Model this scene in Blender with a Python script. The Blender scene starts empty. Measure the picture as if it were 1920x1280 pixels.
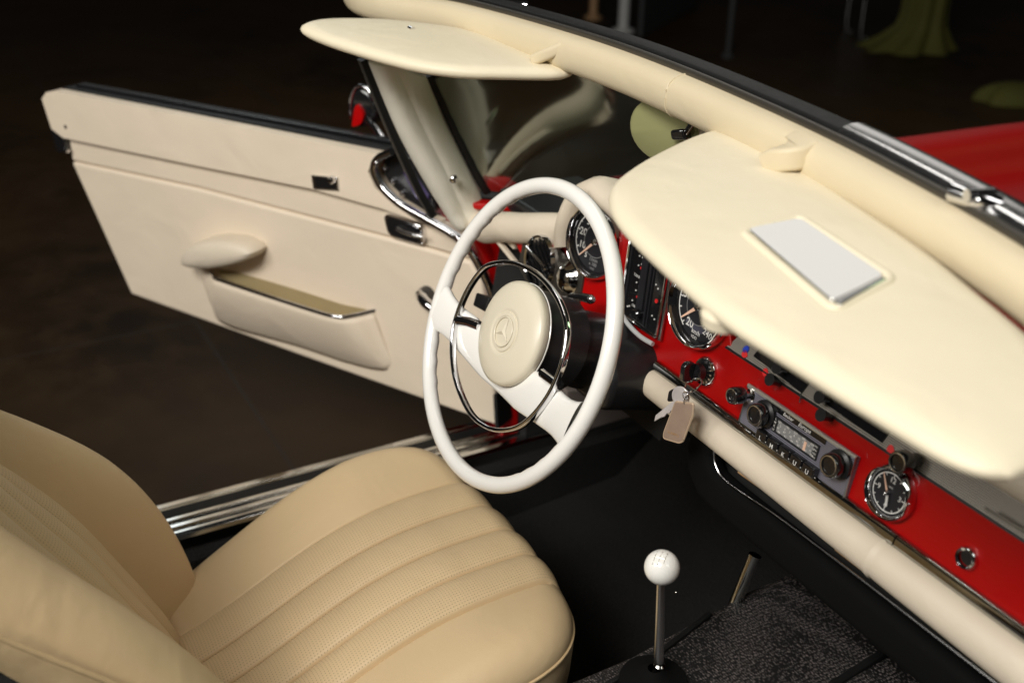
import bpy, bmesh, math, random
from mathutils import Vector, Matrix
random.seed(7)
V = Vector
sc = bpy.context.scene
col = sc.collection
R_ = math.radians
# ------------------------------------------------------------------ camera
CAM = V((1.16686, -0.64897, 0.66694))
yaw, pitch, roll, FPX = R_(60.972), R_(-26.962), R_(0.932), 2107.33
fw = V((-math.sin(yaw)*math.cos(pitch), math.cos(yaw)*math.cos(pitch), math.sin(pitch)))
rt0 = V((math.cos(yaw), math.sin(yaw), 0)); up0 = rt0.cross(fw)
RT = rt0*math.cos(roll) + up0*math.sin(roll); UP = -rt0*math.sin(roll) + up0*math.cos(roll)
cd = bpy.data.cameras.new('camera'); cam = bpy.data.objects.new('camera', cd); col.objects.link(cam)
m = Matrix.Identity(4)
for i in range(3):
    m[i][0] = RT[i]; m[i][1] = UP[i]; m[i][2] = -fw[i]; m[i][3] = CAM[i]
cam.matrix_world = m
cd.sensor_width = 36; cd.lens = FPX/1920*36; cd.clip_end = 200; cd.clip_start = .02
cd.dof.use_dof = True; cd.dof.focus_distance = 1.42; cd.dof.aperture_fstop = 3.5
sc.camera = cam
sc.view_settings.view_transform = 'Standard'; sc.view_settings.look = 'None'
sc.view_settings.exposure = 0.1; sc.view_settings.gamma = 1.0; sc.view_settings.use_curve_mapping = False
# ------------------------------------------------------------------ world + lamps
w = bpy.data.worlds.new('World'); sc.world = w; w.use_nodes = True
bg = w.node_tree.nodes['Background']; bg.inputs[0].default_value = (.9, .85, .8, 1); bg.inputs[1].default_value = .012
def lamp(name, loc, target, sx, sy, power, color=(1, 1, 1), spread=180):
    l = bpy.data.lights.new(name, 'AREA'); l.shape = 'RECTANGLE'; l.size = sx; l.size_y = sy; l.energy = power; l.color = color
    l.spread = R_(spread)
    o = bpy.data.objects.new(name, l); col.objects.link(o); o.location = loc
    o.rotation_euler = (V(target)-V(loc)).to_track_quat('-Z', 'Y').to_euler(); return o
lamp('unseen_lamp', (1.25, -2.1, 2.35), (-.1, .1, -.1), 1.3, 1.0, 100, (1, .97, .92))
lamp('unseen_lamp', (-.1, -2.9, 1.7), (-.8, .0, -.2), 1.0, .8, 36, (1, .965, .90))  # unseen lamp added to brighten the door and seat
lamp('unseen_lamp', (-.9, .6, 3.0), (-.2, .1, 0), .25, 2.2, 12, (1, .96, .9))
lamp('unseen_lamp', (2.6, .6, 2.4), (.3, .1, 0), .5, 1.6, 12, (1, .97, .93))
lamp('unseen_lamp', (-2.9, 3.3, 2.2), (.4, .1, 0), 2.2, 1.6, 9.5, (1, .96, .90))  # unseen lamp added so the vanity mirror reflects something bright
lamp('unseen_lamp', (-4.1, .6, 2.0), (-.5, .0, -.5), 1.0, 1.2, 7.5, (.94, 1, .99))  # unseen lamp added to put a streak on the sill chrome
lamp('unseen_lamp', (.9, 3.2, 1.8), (-.2, .2, .1), .8, .8, 6, (.6, 1, .5))

# ------------------------------------------------------------------ pixel rays to real planes
def ray(X, Y): return fw + RT*((X-960)/FPX) - UP*((Y-640)/FPX)
def PL(X, Y, o, n):
    d = ray(X, Y); t = (V(o)-CAM).dot(V(n))/d.dot(V(n)); return CAM + d*t
def PX(X, Y, v): return PL(X, Y, (v, 0, 0), (1, 0, 0))
def PY(X, Y, v): return PL(X, Y, (0, v, 0), (0, 1, 0))
def PZ(X, Y, v): return PL(X, Y, (0, 0, v), (0, 0, 1))
class Frame:
    def __init__(s, o, u, v, n): s.o, s.u, s.v, s.n = V(o), V(u).normalized(), V(v).normalized(), V(n).normalized()
    def p(s, a, b, d=0): return s.o + s.u*a + s.v*b + s.n*d
    def px(s, X, Y, d=0):
        q = PL(X, Y, s.o+s.n*d, s.n) - s.o; return (q.dot(s.u), q.dot(s.v))
    def at(s, X, Y, d=0): return PL(X, Y, s.o+s.n*d, s.n)
tw = R_(24.171); WH = Frame((0, 0, 0), (1, 0, 0), (0, math.sin(tw), math.cos(tw)), (0, -math.cos(tw), math.sin(tw)))
td = R_(9.8); DA = Frame((0, .1958, 0), (1, 0, 0), (0, math.sin(td), math.cos(td)), (0, -math.cos(td), math.sin(td)))
DO = Frame((-.498, .2418, 0), (-.857, -.514, 0), (0, 0, 1), (.514, -.857, 0))

# ------------------------------------------------------------------ materials
def nt(name):
    m = bpy.data.materials.new(name); m.use_nodes = True; t = m.node_tree
    return m, t, t.nodes['Principled BSDF']
def N(t, typ, **kw):
    n = t.nodes.new(typ)
    for k, v in kw.items(): setattr(n, k, v)
    return n
def mix(t, fac, a, b, blend='MIX'):
    n = N(t, 'ShaderNodeMix', data_type='RGBA', blend_type=blend)
    for s, v in ((0, fac), (6, a), (7, b)):
        if hasattr(v, 'is_linked') or hasattr(v, 'links'): t.links.new(v, n.inputs[s])
        else: n.inputs[s].default_value = v if s == 0 else tuple(v)+((1,) if len(v) == 3 else ())
    return n.outputs[2]
def noise(t, scale, detail=3, rough=.5, dist=0, vec=None):
    n = N(t, 'ShaderNodeTexNoise'); n.inputs['Scale'].default_value = scale; n.inputs['Detail'].default_value = detail
    n.inputs['Roughness'].default_value = rough; n.inputs['Distortion'].default_value = dist
    if vec: t.links.new(vec, n.inputs['Vector'])
    return n.outputs['Fac']
def ramp(t, src, a, b, ca=(0, 0, 0), cb=(1, 1, 1)):
    r = N(t, 'ShaderNodeValToRGB'); r.color_ramp.elements[0].position = a; r.color_ramp.elements[1].position = b
    r.color_ramp.elements[0].color = tuple(ca)+(1,); r.color_ramp.elements[1].color = tuple(cb)+(1,)
    t.links.new(src, r.inputs[0]); return r.outputs[0]
def bump(t, b, h, strength, dist=.001, normal=None):
    n = N(t, 'ShaderNodeBump'); n.inputs['Strength'].default_value = strength; n.inputs['Distance'].default_value = dist
    t.links.new(h, n.inputs['Height'])
    if normal: t.links.new(normal, n.inputs['Normal'])
    t.links.new(n.outputs[0], b.inputs['Normal']); return n.outputs[0]
def coords(t): return N(t, 'ShaderNodeTexCoord').outputs['Object']
def plain(name, c, rough=.5, metal=0, coat=0, spec=.5, nvar=0, nscale=30, bumpk=0, bscale=400):
    m, t, b = nt(name); vec = coords(t)
    b.inputs['Base Color'].default_value = tuple(c)+(1,); b.inputs['Roughness'].default_value = rough
    b.inputs['Metallic'].default_value = metal; b.inputs['Coat Weight'].default_value = coat
    b.inputs['Specular IOR Level'].default_value = spec; b.inputs['Coat Roughness'].default_value = .05
    if nvar:
        n = noise(t, nscale, 4, .6, 0, vec)
        t.links.new(mix(t, n, [x*(1-nvar) for x in c], [min(1, x*(1+nvar)) for x in c]), b.inputs['Base Color'])
        r = N(t, 'ShaderNodeMapRange'); t.links.new(n, r.inputs[0]); r.inputs[3].default_value = rough*.85; r.inputs[4].default_value = min(1, rough*1.15)
        t.links.new(r.outputs[0], b.inputs['Roughness'])
    if bumpk: bump(t, b, noise(t, bscale, 3, .6, 0, vec), bumpk)
    return m
def leather(name, c, rough=.42, perf=False, grain=.25, xr=None):
    m, t, b = nt(name); vec = coords(t)
    n1 = noise(t, 6, 3, .5, 0, vec); n2 = noise(t, 90, 4, .6, 0, vec)
    base = mix(t, n1, [x*.93 for x in c], [min(1, x*1.05) for x in c])
    base = mix(t, ramp(t, n2, .3, .7), [.95]*3, [1.03]*3, 'MIX') if False else base
    vo = N(t, 'ShaderNodeTexVoronoi'); vo.inputs['Scale'].default_value = 650; vo.feature = 'DISTANCE_TO_EDGE'; t.links.new(vec, vo.inputs['Vector'])
    g = ramp(t, vo.outputs['Distance'], 0, .25)
    nb = bump(t, b, g, grain, .0006)
    n3 = noise(t, 45, 3, .55, .4, vec); nb = bump(t, b, n3, .18, .003, nb); nb = bump(t, b, noise(t, 9, 2, .5, .8, vec), .25, .012, nb)
    if perf:
        S = .0042
        sx = N(t, 'ShaderNodeVectorMath', operation='MULTIPLY'); t.links.new(vec, sx.inputs[0]); sx.inputs[1].default_value = (1/S, 1/S, 1/S if perf == 'z' else 0)
        if perf == 'z': sx.inputs[1].default_value = (1/S, 0, 1/S)
        fr = N(t, 'ShaderNodeVectorMath', operation='FRACTION'); t.links.new(sx.outputs[0], fr.inputs[0])
        sb = N(t, 'ShaderNodeVectorMath', operation='SUBTRACT'); t.links.new(fr.outputs[0], sb.inputs[0]); sb.inputs[1].default_value = (.5, 0, .5) if perf == 'z' else (.5, .5, 0)
        ln = N(t, 'ShaderNodeVectorMath', operation='LENGTH'); t.links.new(sb.outputs[0], ln.inputs[0])
        dots = ramp(t, ln.outputs['Value'], .10, .24)
        sp = N(t, 'ShaderNodeSeparateXYZ'); t.links.new(vec, sp.inputs[0])
        g1 = N(t, 'ShaderNodeMath', operation='GREATER_THAN'); t.links.new(sp.outputs[0], g1.inputs[0]); g1.inputs[1].default_value = xr[0]
        g2 = N(t, 'ShaderNodeMath', operation='LESS_THAN'); t.links.new(sp.outputs[0], g2.inputs[0]); g2.inputs[1].default_value = xr[1]
        g3 = N(t, 'ShaderNodeMath', operation='MULTIPLY'); t.links.new(g1.outputs[0], g3.inputs[0]); t.links.new(g2.outputs[0], g3.inputs[1])
        dots = mix(t, g3.outputs[0], (1, 1, 1), dots)
        base = mix(t, dots, [x*.62 for x in c], base)
        bump(t, b, dots, .5, .0012, nb)
    t.links.new(base, b.inputs['Base Color'])
    r = N(t, 'ShaderNodeMapRange'); t.links.new(n2, r.inputs[0]); r.inputs[3].default_value = rough-.06; r.inputs[4].default_value = rough+.1
    t.links.new(r.outputs[0], b.inputs['Roughness']); b.inputs['Specular IOR Level'].default_value = .4
    return m
M = {}
M['door_leather'] = leather('door_leather', (.82, .70, .55))
M['pad_leather'] = leather('dash_leather', (.72, .63, .50), .38)
M['visor'] = leather('visor_vinyl', (.78, .70, .52), .45, grain=.12)
M['header'] = leather('header_vinyl', (.65, .555, .38), .42, grain=.15)
M['pillar'] = leather('pillar_leather', (.82, .78, .67), .45, grain=.5)
M['seat'] = leather('seat_leather', (.66, .485, .265), .40)
M['perf'] = leather('seat_leather_perforated', (.70, .525, .305), .40, perf=True, xr=(-.154, .108))
M['perfz'] = leather('backrest_leather_perforated', (.68, .505, .285), .42, perf='z', xr=(-.184, .138))
M['ivory'] = plain('ivory_plastic', (.87, .855, .81), .22, coat=.5, nvar=.02, nscale=12)
M['pad'] = plain('cream_hub_plastic', (.70, .64, .50), .32, nvar=.03, nscale=10)
M['white'] = plain('white_knob', (.88, .87, .82), .18, coat=.6)
M['chrome'] = plain('chrome', (.74, .74, .76), .07, 1, nvar=.05, nscale=25)
M['chrome_d'] = plain('dark_chrome', (.42, .42, .40), .10, 1, nvar=.2, nscale=60)
M['chrome_s'] = plain('satin_chrome', (.6, .6, .6), .22, 1, nvar=.1, nscale=60)
M['alu'] = plain('tread_plate_metal', (.66, .66, .64), .10, 1, nvar=.03, nscale=8)
M['black'] = plain('black_plastic', (.012, .012, .013), .35, nvar=.2, nscale=60)
M['gloss'] = plain('black_gloss', (.010, .010, .011), .12, coat=.6)
M['rubber'] = plain('black_rubber', (.008, .008, .008), .5, spec=.25, nvar=.3, nscale=80, bumpk=.3)
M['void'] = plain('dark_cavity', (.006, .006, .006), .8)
M['red'] = plain('red_paint', (.43, .0008, .0008), .38, coat=.15, spec=.35, nvar=.03, nscale=5)
M['red_body'] = plain('red_body_paint', (.36, .0008, .0008), .55, coat=.0, spec=.3, nvar=.05, nscale=3)
M['dial'] = plain('dial_face', (.010, .010, .013), .55)
M['dialmid'] = plain('dial_hub_face', (.016, .016, .020), .4)
M['print'] = plain('dial_print', (.72, .71, .68), .6)
M['print2'] = plain('dial_print_grey', (.25, .25, .25), .6)
M['orange'] = plain('needle_orange', (.85, .55, .40), .5)
M['redmark'] = plain('red_mark', (.75, .02, .02), .5)
M['bluemark'] = plain('blue_mark', (.01, .05, .55), .5)
M['cloth'] = plain('olive_cloth', (.075, .072, .008), .8, nvar=.35, nscale=5)
M['fob'] = plain('brown_fob_leather', (.30, .215, .16), .42, nvar=.15, nscale=90, bumpk=.2)
M['fobm'] = plain('fob_metal_edge', (.62, .47, .33), .35, .4)
M['steel'] = plain('key_steel', (.80, .76, .76), .38, .55, nvar=.06, nscale=90)
M['shaded_lining'] = plain('olive_lining_with_shade', (.34, .27, .14), .6, nvar=.1)
M['matte'] = plain('matte_black', (.003, .003, .003), .85, spec=.1, nvar=.2)
M['tan'] = plain('tan_strip', (.40, .24, .12), .5)
M['grey'] = plain('kick_panel_vinyl', (.26, .215, .19), .6, nvar=.1)
M['plate'] = plain('grey_metal_plate', (.10, .09, .075), .38, .7, nvar=.1)
M['cable'] = plain('grey_cable', (.50, .50, .49), .4)
M['mirror_reflection'] = plain('olive_mirror_reflection', (.26, .26, .12), .4)
M['board'] = plain('grey_board', (.03, .03, .032), .7, nvar=.2)
M['mglass'] = plain('mirror_glass', (.86, .86, .84), .06, 1)
M['purple'] = plain('violet_glass', (.09, .07, .17), .15)
M['frame'] = plain('radio_frame_metal', (.55, .53, .46), .3, .6)
def weave(name, c1, c2, sx, sy, k=.8, metal=0, rough=.6):
    m, t, b = nt(name); tc = coords(t)
    mp = N(t, 'ShaderNodeMapping'); t.links.new(tc, mp.inputs[0]); mp.inputs['Scale'].default_value = (sx, sy, sy)
    vo = N(t, 'ShaderNodeTexVoronoi'); vo.inputs['Scale'].default_value = 1; vo.inputs['Randomness'].default_value = .55
    t.links.new(mp.outputs[0], vo.inputs['Vector'])
    r = ramp(t, vo.outputs['Distance'], .22, .55, (1, 1, 1), (0, 0, 0))
    nn = noise(t, 300, 2, .5, 0, tc)
    c = mix(t, r, c1, c2); c = mix(t, ramp(t, nn, .35, .7), [x*.5 for x in c1], c)
    t.links.new(c, b.inputs['Base Color']); b.inputs['Roughness'].default_value = rough; b.inputs['Metallic'].default_value = metal
    bump(t, b, r, k, .002); return m
M['mat'] = weave('woven_floor_mat', (.006, .005, .005), (.20, .165, .155), 200, 320, 1)
M['carpet'] = weave('black_carpet', (.004, .0035, .003), (.017, .014, .012), 260, 260, .8, rough=.95)
def stripes(name, axis, scale, c1, c2, metal=.3, rough=.4, cross=False):
    m, t, b = nt(name); tc = coords(t)
    def wv(direction, s):
        wn = N(t, 'ShaderNodeTexWave'); wn.bands_direction = direction; wn.inputs['Scale'].default_value = s
        t.links.new(tc, wn.inputs['Vector']); return wn.outputs['Fac']
    f = wv(axis, scale)
    if cross:
        ml = N(t, 'ShaderNodeMath', operation='MULTIPLY'); t.links.new(f, ml.inputs[0]); t.links.new(wv('X', scale*.8), ml.inputs[1]); f = ml.outputs[0]
    t.links.new(mix(t, ramp(t, f, .35 if not cross else .15, .6 if not cross else .45), c1, c2), b.inputs['Base Color'])
    b.inputs['Metallic'].default_value = metal; b.inputs['Roughness'].default_value = rough; return m
M['radiof'] = stripes('ribbed_radio_face', 'Z', 140, (.05, .05, .06), (.34, .33, .40))
M['mesh'] = stripes('dotted_heater_panel', 'Z', 170, (.10, .09, .075), (.50, .46, .40), .1, .5, True)
M['speedarc'] = stripes('ribbed_dial_arc', 'Z', 250, (.02, .02, .03), (.10, .10, .14), 0)
def floor_mat():
    m, t, b = nt('stained_brown_floor'); tc = coords(t)
    n1 = noise(t, .8, 5, .6, .5, tc); n2 = noise(t, 7, 5, .65, .2, tc); n3 = noise(t, 60, 3, .5, 0, tc)
    c = mix(t, ramp(t, n1, .3, .72), (.009, .005, .002), (.050, .027, .011))
    c = mix(t, ramp(t, n2, .45, .7), c, (.038, .022, .010)); 
    sp = ramp(t, n3, .68, .74); c = mix(t, sp, c, (.03, .024, .018))
    br = N(t, 'ShaderNodeTexBrick'); t.links.new(tc, br.inputs[0]); br.inputs['Scale'].default_value = .25; br.inputs['Mortar Size'].default_value = .0012
    c = mix(t, br.outputs['Fac'], c, (.03, .022, .016))
    t.links.new(c, b.inputs['Base Color'])
    r = N(t, 'ShaderNodeMapRange'); t.links.new(n2, r.inputs[0]); r.inputs[3].default_value = .38; r.inputs[4].default_value = .62; b.inputs['Specular IOR Level'].default_value = .18
    t.links.new(r.outputs[0], b.inputs['Roughness']); bump(t, b, n3, .05, .002); return m
M['floor'] = floor_mat()
def glass_mat():
    m = bpy.data.materials.new('windshield_glass'); m.use_nodes = True; t = m.node_tree
    t.nodes.remove(t.nodes['Principled BSDF']); out = t.nodes['Material Output']
    tr = N(t, 'ShaderNodeBsdfTransparent'); tr.inputs[0].default_value = (.80, .86, .80, 1)
    gl = N(t, 'ShaderNodeBsdfGlossy'); gl.inputs['Roughness'].default_value = .09; gl.inputs[0].default_value = (.9, .95, .85, 1)
    fr = N(t, 'ShaderNodeFresnel'); fr.inputs[0].default_value = 1.5
    ad = N(t, 'ShaderNodeMath', operation='MULTIPLY'); t.links.new(fr.outputs[0], ad.inputs[0]); ad.inputs[1].default_value = .30
    mx = N(t, 'ShaderNodeMixShader'); t.links.new(ad.outputs[0], mx.inputs[0]); t.links.new(tr.outputs[0], mx.inputs[1]); t.links.new(gl.outputs[0], mx.inputs[2])
    t.links.new(mx.outputs[0], out.inputs[0]); return m
M['glass'] = glass_mat()

# ------------------------------------------------------------------ object helpers
WORLDLOC = {}
def wloc(o): return WORLDLOC.get(o.name, V((0, 0, 0)))
def finish(o, parent):
    if parent is not None:
        o.parent = parent; o.matrix_parent_inverse = Matrix.Translation(-wloc(parent))
    return o
def thing(name, label, cat, loc, group=None):
    o = bpy.data.objects.new(name, None); col.objects.link(o); o.location = loc; WORLDLOC[o.name] = V(loc)
    o.empty_display_size = .05
    o['label'] = label; o['category'] = cat
    if group: o['group'] = group
    return o
def obj(name, bm, mats, parent=None, smooth=40, bevel=0, seg=3, sub=0):
    """mesh gets its origin at its own centre so that every part has a sensible place"""
    me = bpy.data.meshes.new(name)
    bmesh.ops.recalc_face_normals(bm, faces=bm.faces)
    c = V((0, 0, 0))
    bm.to_mesh(me); bm.free()
    if not isinstance(mats, (list, tuple)): mats = [mats]
    for q in mats: me.materials.append(M[q])
    if smooth:
        me.shade_smooth(); me.set_sharp_from_angle(angle=R_(smooth))
    o = bpy.data.objects.new(name, me); col.objects.link(o)
    finish(o, parent)
    if bevel:
        b = o.modifiers.new('bevel', 'BEVEL'); b.width = bevel; b.segments = seg; b.limit_method = 'ANGLE'; b.angle_limit = R_(35)
        b.harden_normals = False
    if sub:
        s = o.modifiers.new('sub', 'SUBSURF'); s.levels = sub; s.render_levels = sub
    return o
def catmull(pts, n=8, closed=False):
    P = [V(p) for p in pts]; out = []; k = len(P)
    for i in range(k if closed else k-1):
        p0 = P[(i-1) % k] if closed or i > 0 else P[0]*2-P[1]
        p1 = P[i]; p2 = P[(i+1) % k]
        p3 = P[(i+2) % k] if closed or i+2 < k else P[-1]*2-P[-2]
        for j in range(n):
            t = j/n
            out.append(.5*((2*p1)+(p2-p0)*t+(2*p0-5*p1+4*p2-p3)*t*t+(3*p1-p0-3*p2+p3)*t**3))
    if not closed: out.append(P[-1])
    return out
def sweep(bm, path, sec, up=V((0, 0, 1)), closed=False, scale=None, cap=True, mat=0):
    """sec: list of (a,b): a along side, b along up"""
    path = [V(p) for p in path]; n = len(path); rings = []
    for i, p in enumerate(path):
        a = path[(i-1) % n] if closed or i > 0 else path[0]; b = path[(i+1) % n] if closed or i < n-1 else path[-1]
        T = (b-a).normalized(); uu = up(i) if callable(up) else V(up)
        S = T.cross(uu).normalized(); U = S.cross(T).normalized()
        k = scale(i/(n-1)) if scale else 1
        rings.append([bm.verts.new(p+S*x*k+U*y*k) for x, y in sec])
    m = len(sec)
    for i in range(n if closed else n-1):
        r0, r1 = rings[i], rings[(i+1) % n]
        for j in range(m):
            f = bm.faces.new((r0[j], r0[(j+1) % m], r1[(j+1) % m], r1[j])); f.material_index = mat
    if cap and not closed:
        bm.faces.new(rings[0]).material_index = mat; bm.faces.new(rings[-1][::-1]).material_index = mat
    return rings
def ring(r, n=14, ry=None): return [(r*math.cos(2*math.pi*i/n), (ry or r)*math.sin(2*math.pi*i/n)) for i in range(n)]
def rrect(w, h, r, n=4):
    out = []
    for cx, cy, a0 in ((w/2-r, h/2-r, 0), (-w/2+r, h/2-r, 90), (-w/2+r, -h/2+r, 180), (w/2-r, -h/2+r, 270)):
        for i in range(n+1):
            a = R_(a0+90*i/n); out.append((cx+r*math.cos(a), cy+r*math.sin(a)))
    return out
def tube(bm, path, r, closed=False, n=12, scale=None, up=V((.13, .21, .97)), mat=0): return sweep(bm, path, ring(r, n), up, closed, scale, True, mat)
def roundpoly(pts, r, n=5):
    out = []; k = len(pts)
    for i in range(k):
        p = V(pts[i]).to_2d() if len(pts[i]) > 2 else V(pts[i]); a = V(pts[i-1]); b = V(pts[(i+1) % k])
        rr = r[i] if isinstance(r, (list, tuple)) else r
        if rr <= 0: out.append(tuple(p)); continue
        da = (a-p); db = (b-p); la = min(rr, da.length*.45); lb = min(rr, db.length*.45)
        s = p+da.normalized()*la; e = p+db.normalized()*lb
        for j in range(n+1):
            t = j/n; q = s*(1-t)**2+p*2*t*(1-t)+e*t*t; out.append((q.x, q.y))
    return out
def slab(bm, fr, pts, d0, d1, mat=0, taper=0):
    """extrude 2-D outline in frame from depth d0 (back) to d1 (front)"""
    c = V((sum(p[0] for p in pts)/len(pts), sum(p[1] for p in pts)/len(pts)))
    lo = [bm.verts.new(fr.p(a, b, d0)) for a, b in pts]
    hi = [bm.verts.new(fr.p(a+(c.x-a)*taper, b+(c.y-b)*taper, d1)) for a, b in pts]
    n = len(pts)
    for i in range(n): bm.faces.new((lo[i], lo[(i+1) % n], hi[(i+1) % n], hi[i])).material_index = mat
    bm.faces.new(hi).material_index = mat; bm.faces.new(lo[::-1]).material_index = mat
def loft(bm, rows, closed=False, mat=0, wrap=False):
    vr = [[bm.verts.new(p) for p in r] for r in rows]; n = len(vr[0])
    for i in range(len(vr)-(0 if wrap else 1)):
        a, b = vr[i], vr[(i+1) % len(vr)]
        for j in range(n if closed else n-1):
            f = bm.faces.new((a[j], a[(j+1) % n], b[(j+1) % n], b[j])); f.material_index = mat(i, j) if callable(mat) else mat
    return vr
def lathe(bm, fr, cx, cy, prof, n=40, mat=0, squash=1, cap=False):
    """prof: list of (radius, depth) in frame"""
    rows = []
    for r, d in prof:
        if r < 1e-6: r = 1e-5
        rows.append([fr.p(cx+r*math.cos(2*math.pi*i/n), cy+r*squash*math.sin(2*math.pi*i/n), d) for i in range(n)])
    vr = loft(bm, rows, True, mat)
    for k, rr in ((0, vr[0]), (-1, vr[-1])):
        if cap and prof[k][0] > 1e-4: bm.faces.new(rr).material_index = mat
def NB(): return bmesh.new()
def text(bm, s, fr, cx, cy, size, d, mat=0, rot=0, depth=.0003, italic=0):
    cu = bpy.data.curves.new('t', 'FONT'); cu.body = s; cu.size = size; cu.align_x = 'CENTER'; cu.align_y = 'CENTER'
    cu.shear = italic; cu.resolution_u = 3; cu.offset = size*.012
    to = bpy.data.objects.new('t', cu); col.objects.link(to)
    dg = bpy.context.evaluated_depsgraph_get(); me = bpy.data.meshes.new_from_object(to.evaluated_get(dg))
    vs = []
    cr, sr = math.cos(rot), math.sin(rot)
    for v in me.vertices:
        x, y = v.co.x, v.co.y; vs.append(bm.verts.new(fr.p(cx+x*cr-y*sr, cy+x*sr+y*cr, d)))
    for p in me.polygons:
        try: bm.faces.new([vs[i] for i in p.vertices]).material_index = mat
        except ValueError: pass
    bpy.data.objects.remove(to); bpy.data.curves.remove(cu); bpy.data.meshes.remove(me)
def bar(bm, fr, a0, b0, a1, b1, w, d0, d1, mat=0, w1=None):
    q = V((a1-a0, b1-b0)); n = V((-q.y, q.x)).normalized(); w1 = w if w1 is None else w1
    slab(bm, fr, [(a0-n.x*w/2, b0-n.y*w/2), (a1-n.x*w1/2, b1-n.y*w1/2), (a1+n.x*w1/2, b1+n.y*w1/2), (a0+n.x*w/2, b0+n.y*w/2)], d0, d1, mat)
def arcstrip(bm, fr, cx, cy, r, a0, a1, w, d, n=40, mat=0):
    rows = [[fr.p(cx+(r-w/2)*math.cos(R_(a0+(a1-a0)*i/n)), cy+(r-w/2)*math.sin(R_(a0+(a1-a0)*i/n)), d) for i in range(n+1)],
            [fr.p(cx+(r+w/2)*math.cos(R_(a0+(a1-a0)*i/n)), cy+(r+w/2)*math.sin(R_(a0+(a1-a0)*i/n)), d) for i in range(n+1)]]
    loft(bm, rows, mat=mat)
def lerp(a, b, t): return a+(b-a)*t
def interp(tab, x):
    if x <= tab[0][0]: return tab[0][1]
    for (x0, y0), (x1, y1) in zip(tab, tab[1:]):
        if x <= x1:
            t = (x-x0)/(x1-x0); return y0+(y1-y0)*t
    return tab[-1][1]
def smooth_tab(tab, x, h=.03):
    return sum(interp(tab, x+h*k)*wt for k, wt in ((-1, .15), (-.5, .22), (0, .26), (.5, .22), (1, .15)))

# ================================================================== SETTING
bm = NB(); GZ = -.85
loft(bm, [[V((-25, y, GZ)), V((15, y, GZ))] for y in (-15, 25)])
o = obj('floor', bm, 'floor', smooth=0); o['kind'] = 'structure'

# ================================================================== CAR
car = thing('convertible_car', 'red open-top classic car with cream leather interior, white steering wheel and driver door swung open', 'car', (.35, 0, GZ))
WF = Frame((0, 0, 0), (1, 0, 0), (0, 1, 0), (0, 0, 1))
# --- outer body: scuttle and bonnet seen ahead of the windscreen, left edge near x = -.49
bm = NB(); rows = []
prof = [(-.60, -.45), (-.60, -.30), (-.585, -.14), (-.55, -.04), (-.515, -.006), (-.47, .0), (-.425, -.008), (-.405, -.035), (-.385, -.075), (-.30, -.095), (-.15, -.05), (.05, -.03), (.35, -.02)]
prof = prof + [(.70-x, z) for x, z in prof[-2::-1]]
for y in (.30, .42, .6, .9, 1.2, 1.5, 1.8, 2.05, 2.15, 2.18):
    k = 0 if y < 1.7 else (y-1.7)/.48
    rows.append([V((.35+(x-.35)*(1-.10*k*k)*(1-.045*max(0, y-.5)), y, z-.30*k**3-.018*max(0, y-.5))) for x, z in prof])
loft(bm, rows); obj('bonnet', bm, 'red_body', car, sub=2)
bm = NB()   # door jamb
slab(bm, Frame((-.53, 0, 0), (0, 1, 0), (0, 0, 1), (1, 0, 0)), [(.262, -.53), (.30, -.53), (.30, .0), (.262, -.0)], -.05, .02)
obj('door_jamb', bm, 'red', car, bevel=.004)
# --- interior shell: floor pan, firewall, inner sill, kick panel
bm = NB()
loft(bm, [[V((-.44, y, z)), V((.30, y, z))] for y, z in ((-.9, -.66), (.25, -.66), (.5, -.64), (.72, -.45), (.76, -.05))])
obj('footwell_carpet', bm, 'carpet', car)
bm = NB()
loft(bm, [[V((-.47, y, -.535)), V((-.445, y, -.55)), V((-.44, y, -.66))] for y in (-.9, -.3, .3, .75)])
obj('inner_sill_carpet', bm, 'carpet', car)
bm = NB()
pts = [PX(X, Y, -.455) for X, Y in ((1062, 732), (1120, 728), (1250, 745), (1262, 757), (1065, 818))]
slab(bm, Frame((-.455, 0, 0), (0, 1, 0), (0, 0, 1), (1, 0, 0)), [(p.y, p.z) for p in pts], -.02, 0)
obj('kick_panel', bm, 'grey', car, bevel=.003)
bm = NB()
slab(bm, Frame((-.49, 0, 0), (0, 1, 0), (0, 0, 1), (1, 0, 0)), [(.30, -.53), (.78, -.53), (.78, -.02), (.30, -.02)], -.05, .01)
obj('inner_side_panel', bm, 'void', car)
# --- sill with chrome tread plate
bm = NB(); y0, y1 = -.75, .62
sec = [(-.060, -.03), (-.060, -.004), (-.054, 0), (-.042, 0), (-.040, -.006), (-.006, -.006), (-.004, .002), (.004, .002), (.006, -.003), (.016, -.003), (.018, .002), (.026, .002), (.028, -.003), (.040, -.003), (.042, .001), (.052, .0), (.056, -.006), (.056, -.03)]
sweep(bm, [V((-.520, y, -.508)) for y in (y0, y1)], sec, V((0, 0, 1)))
for f in bm.faces:
    c = f.calc_center_median()
    f.material_index = 0
sill = obj('sill_tread_plate', bm, 'alu', car, smooth=20, bevel=.0008, seg=2)
bm = NB(); loft(bm, [[V((-.559, y, -.5125)), V((-.527, y, -.5125))] for y in (y0, y1)]); obj('rubber_insert', bm, 'rubber', sill, smooth=0)
bm = NB(); sweep(bm, [V((-.537, y, -.565)) for y in (y0-.3, .3)], rrect(.04, .07, .015), V((0, 0, 1))); obj('outer_sill', bm, 'red', car)

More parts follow.
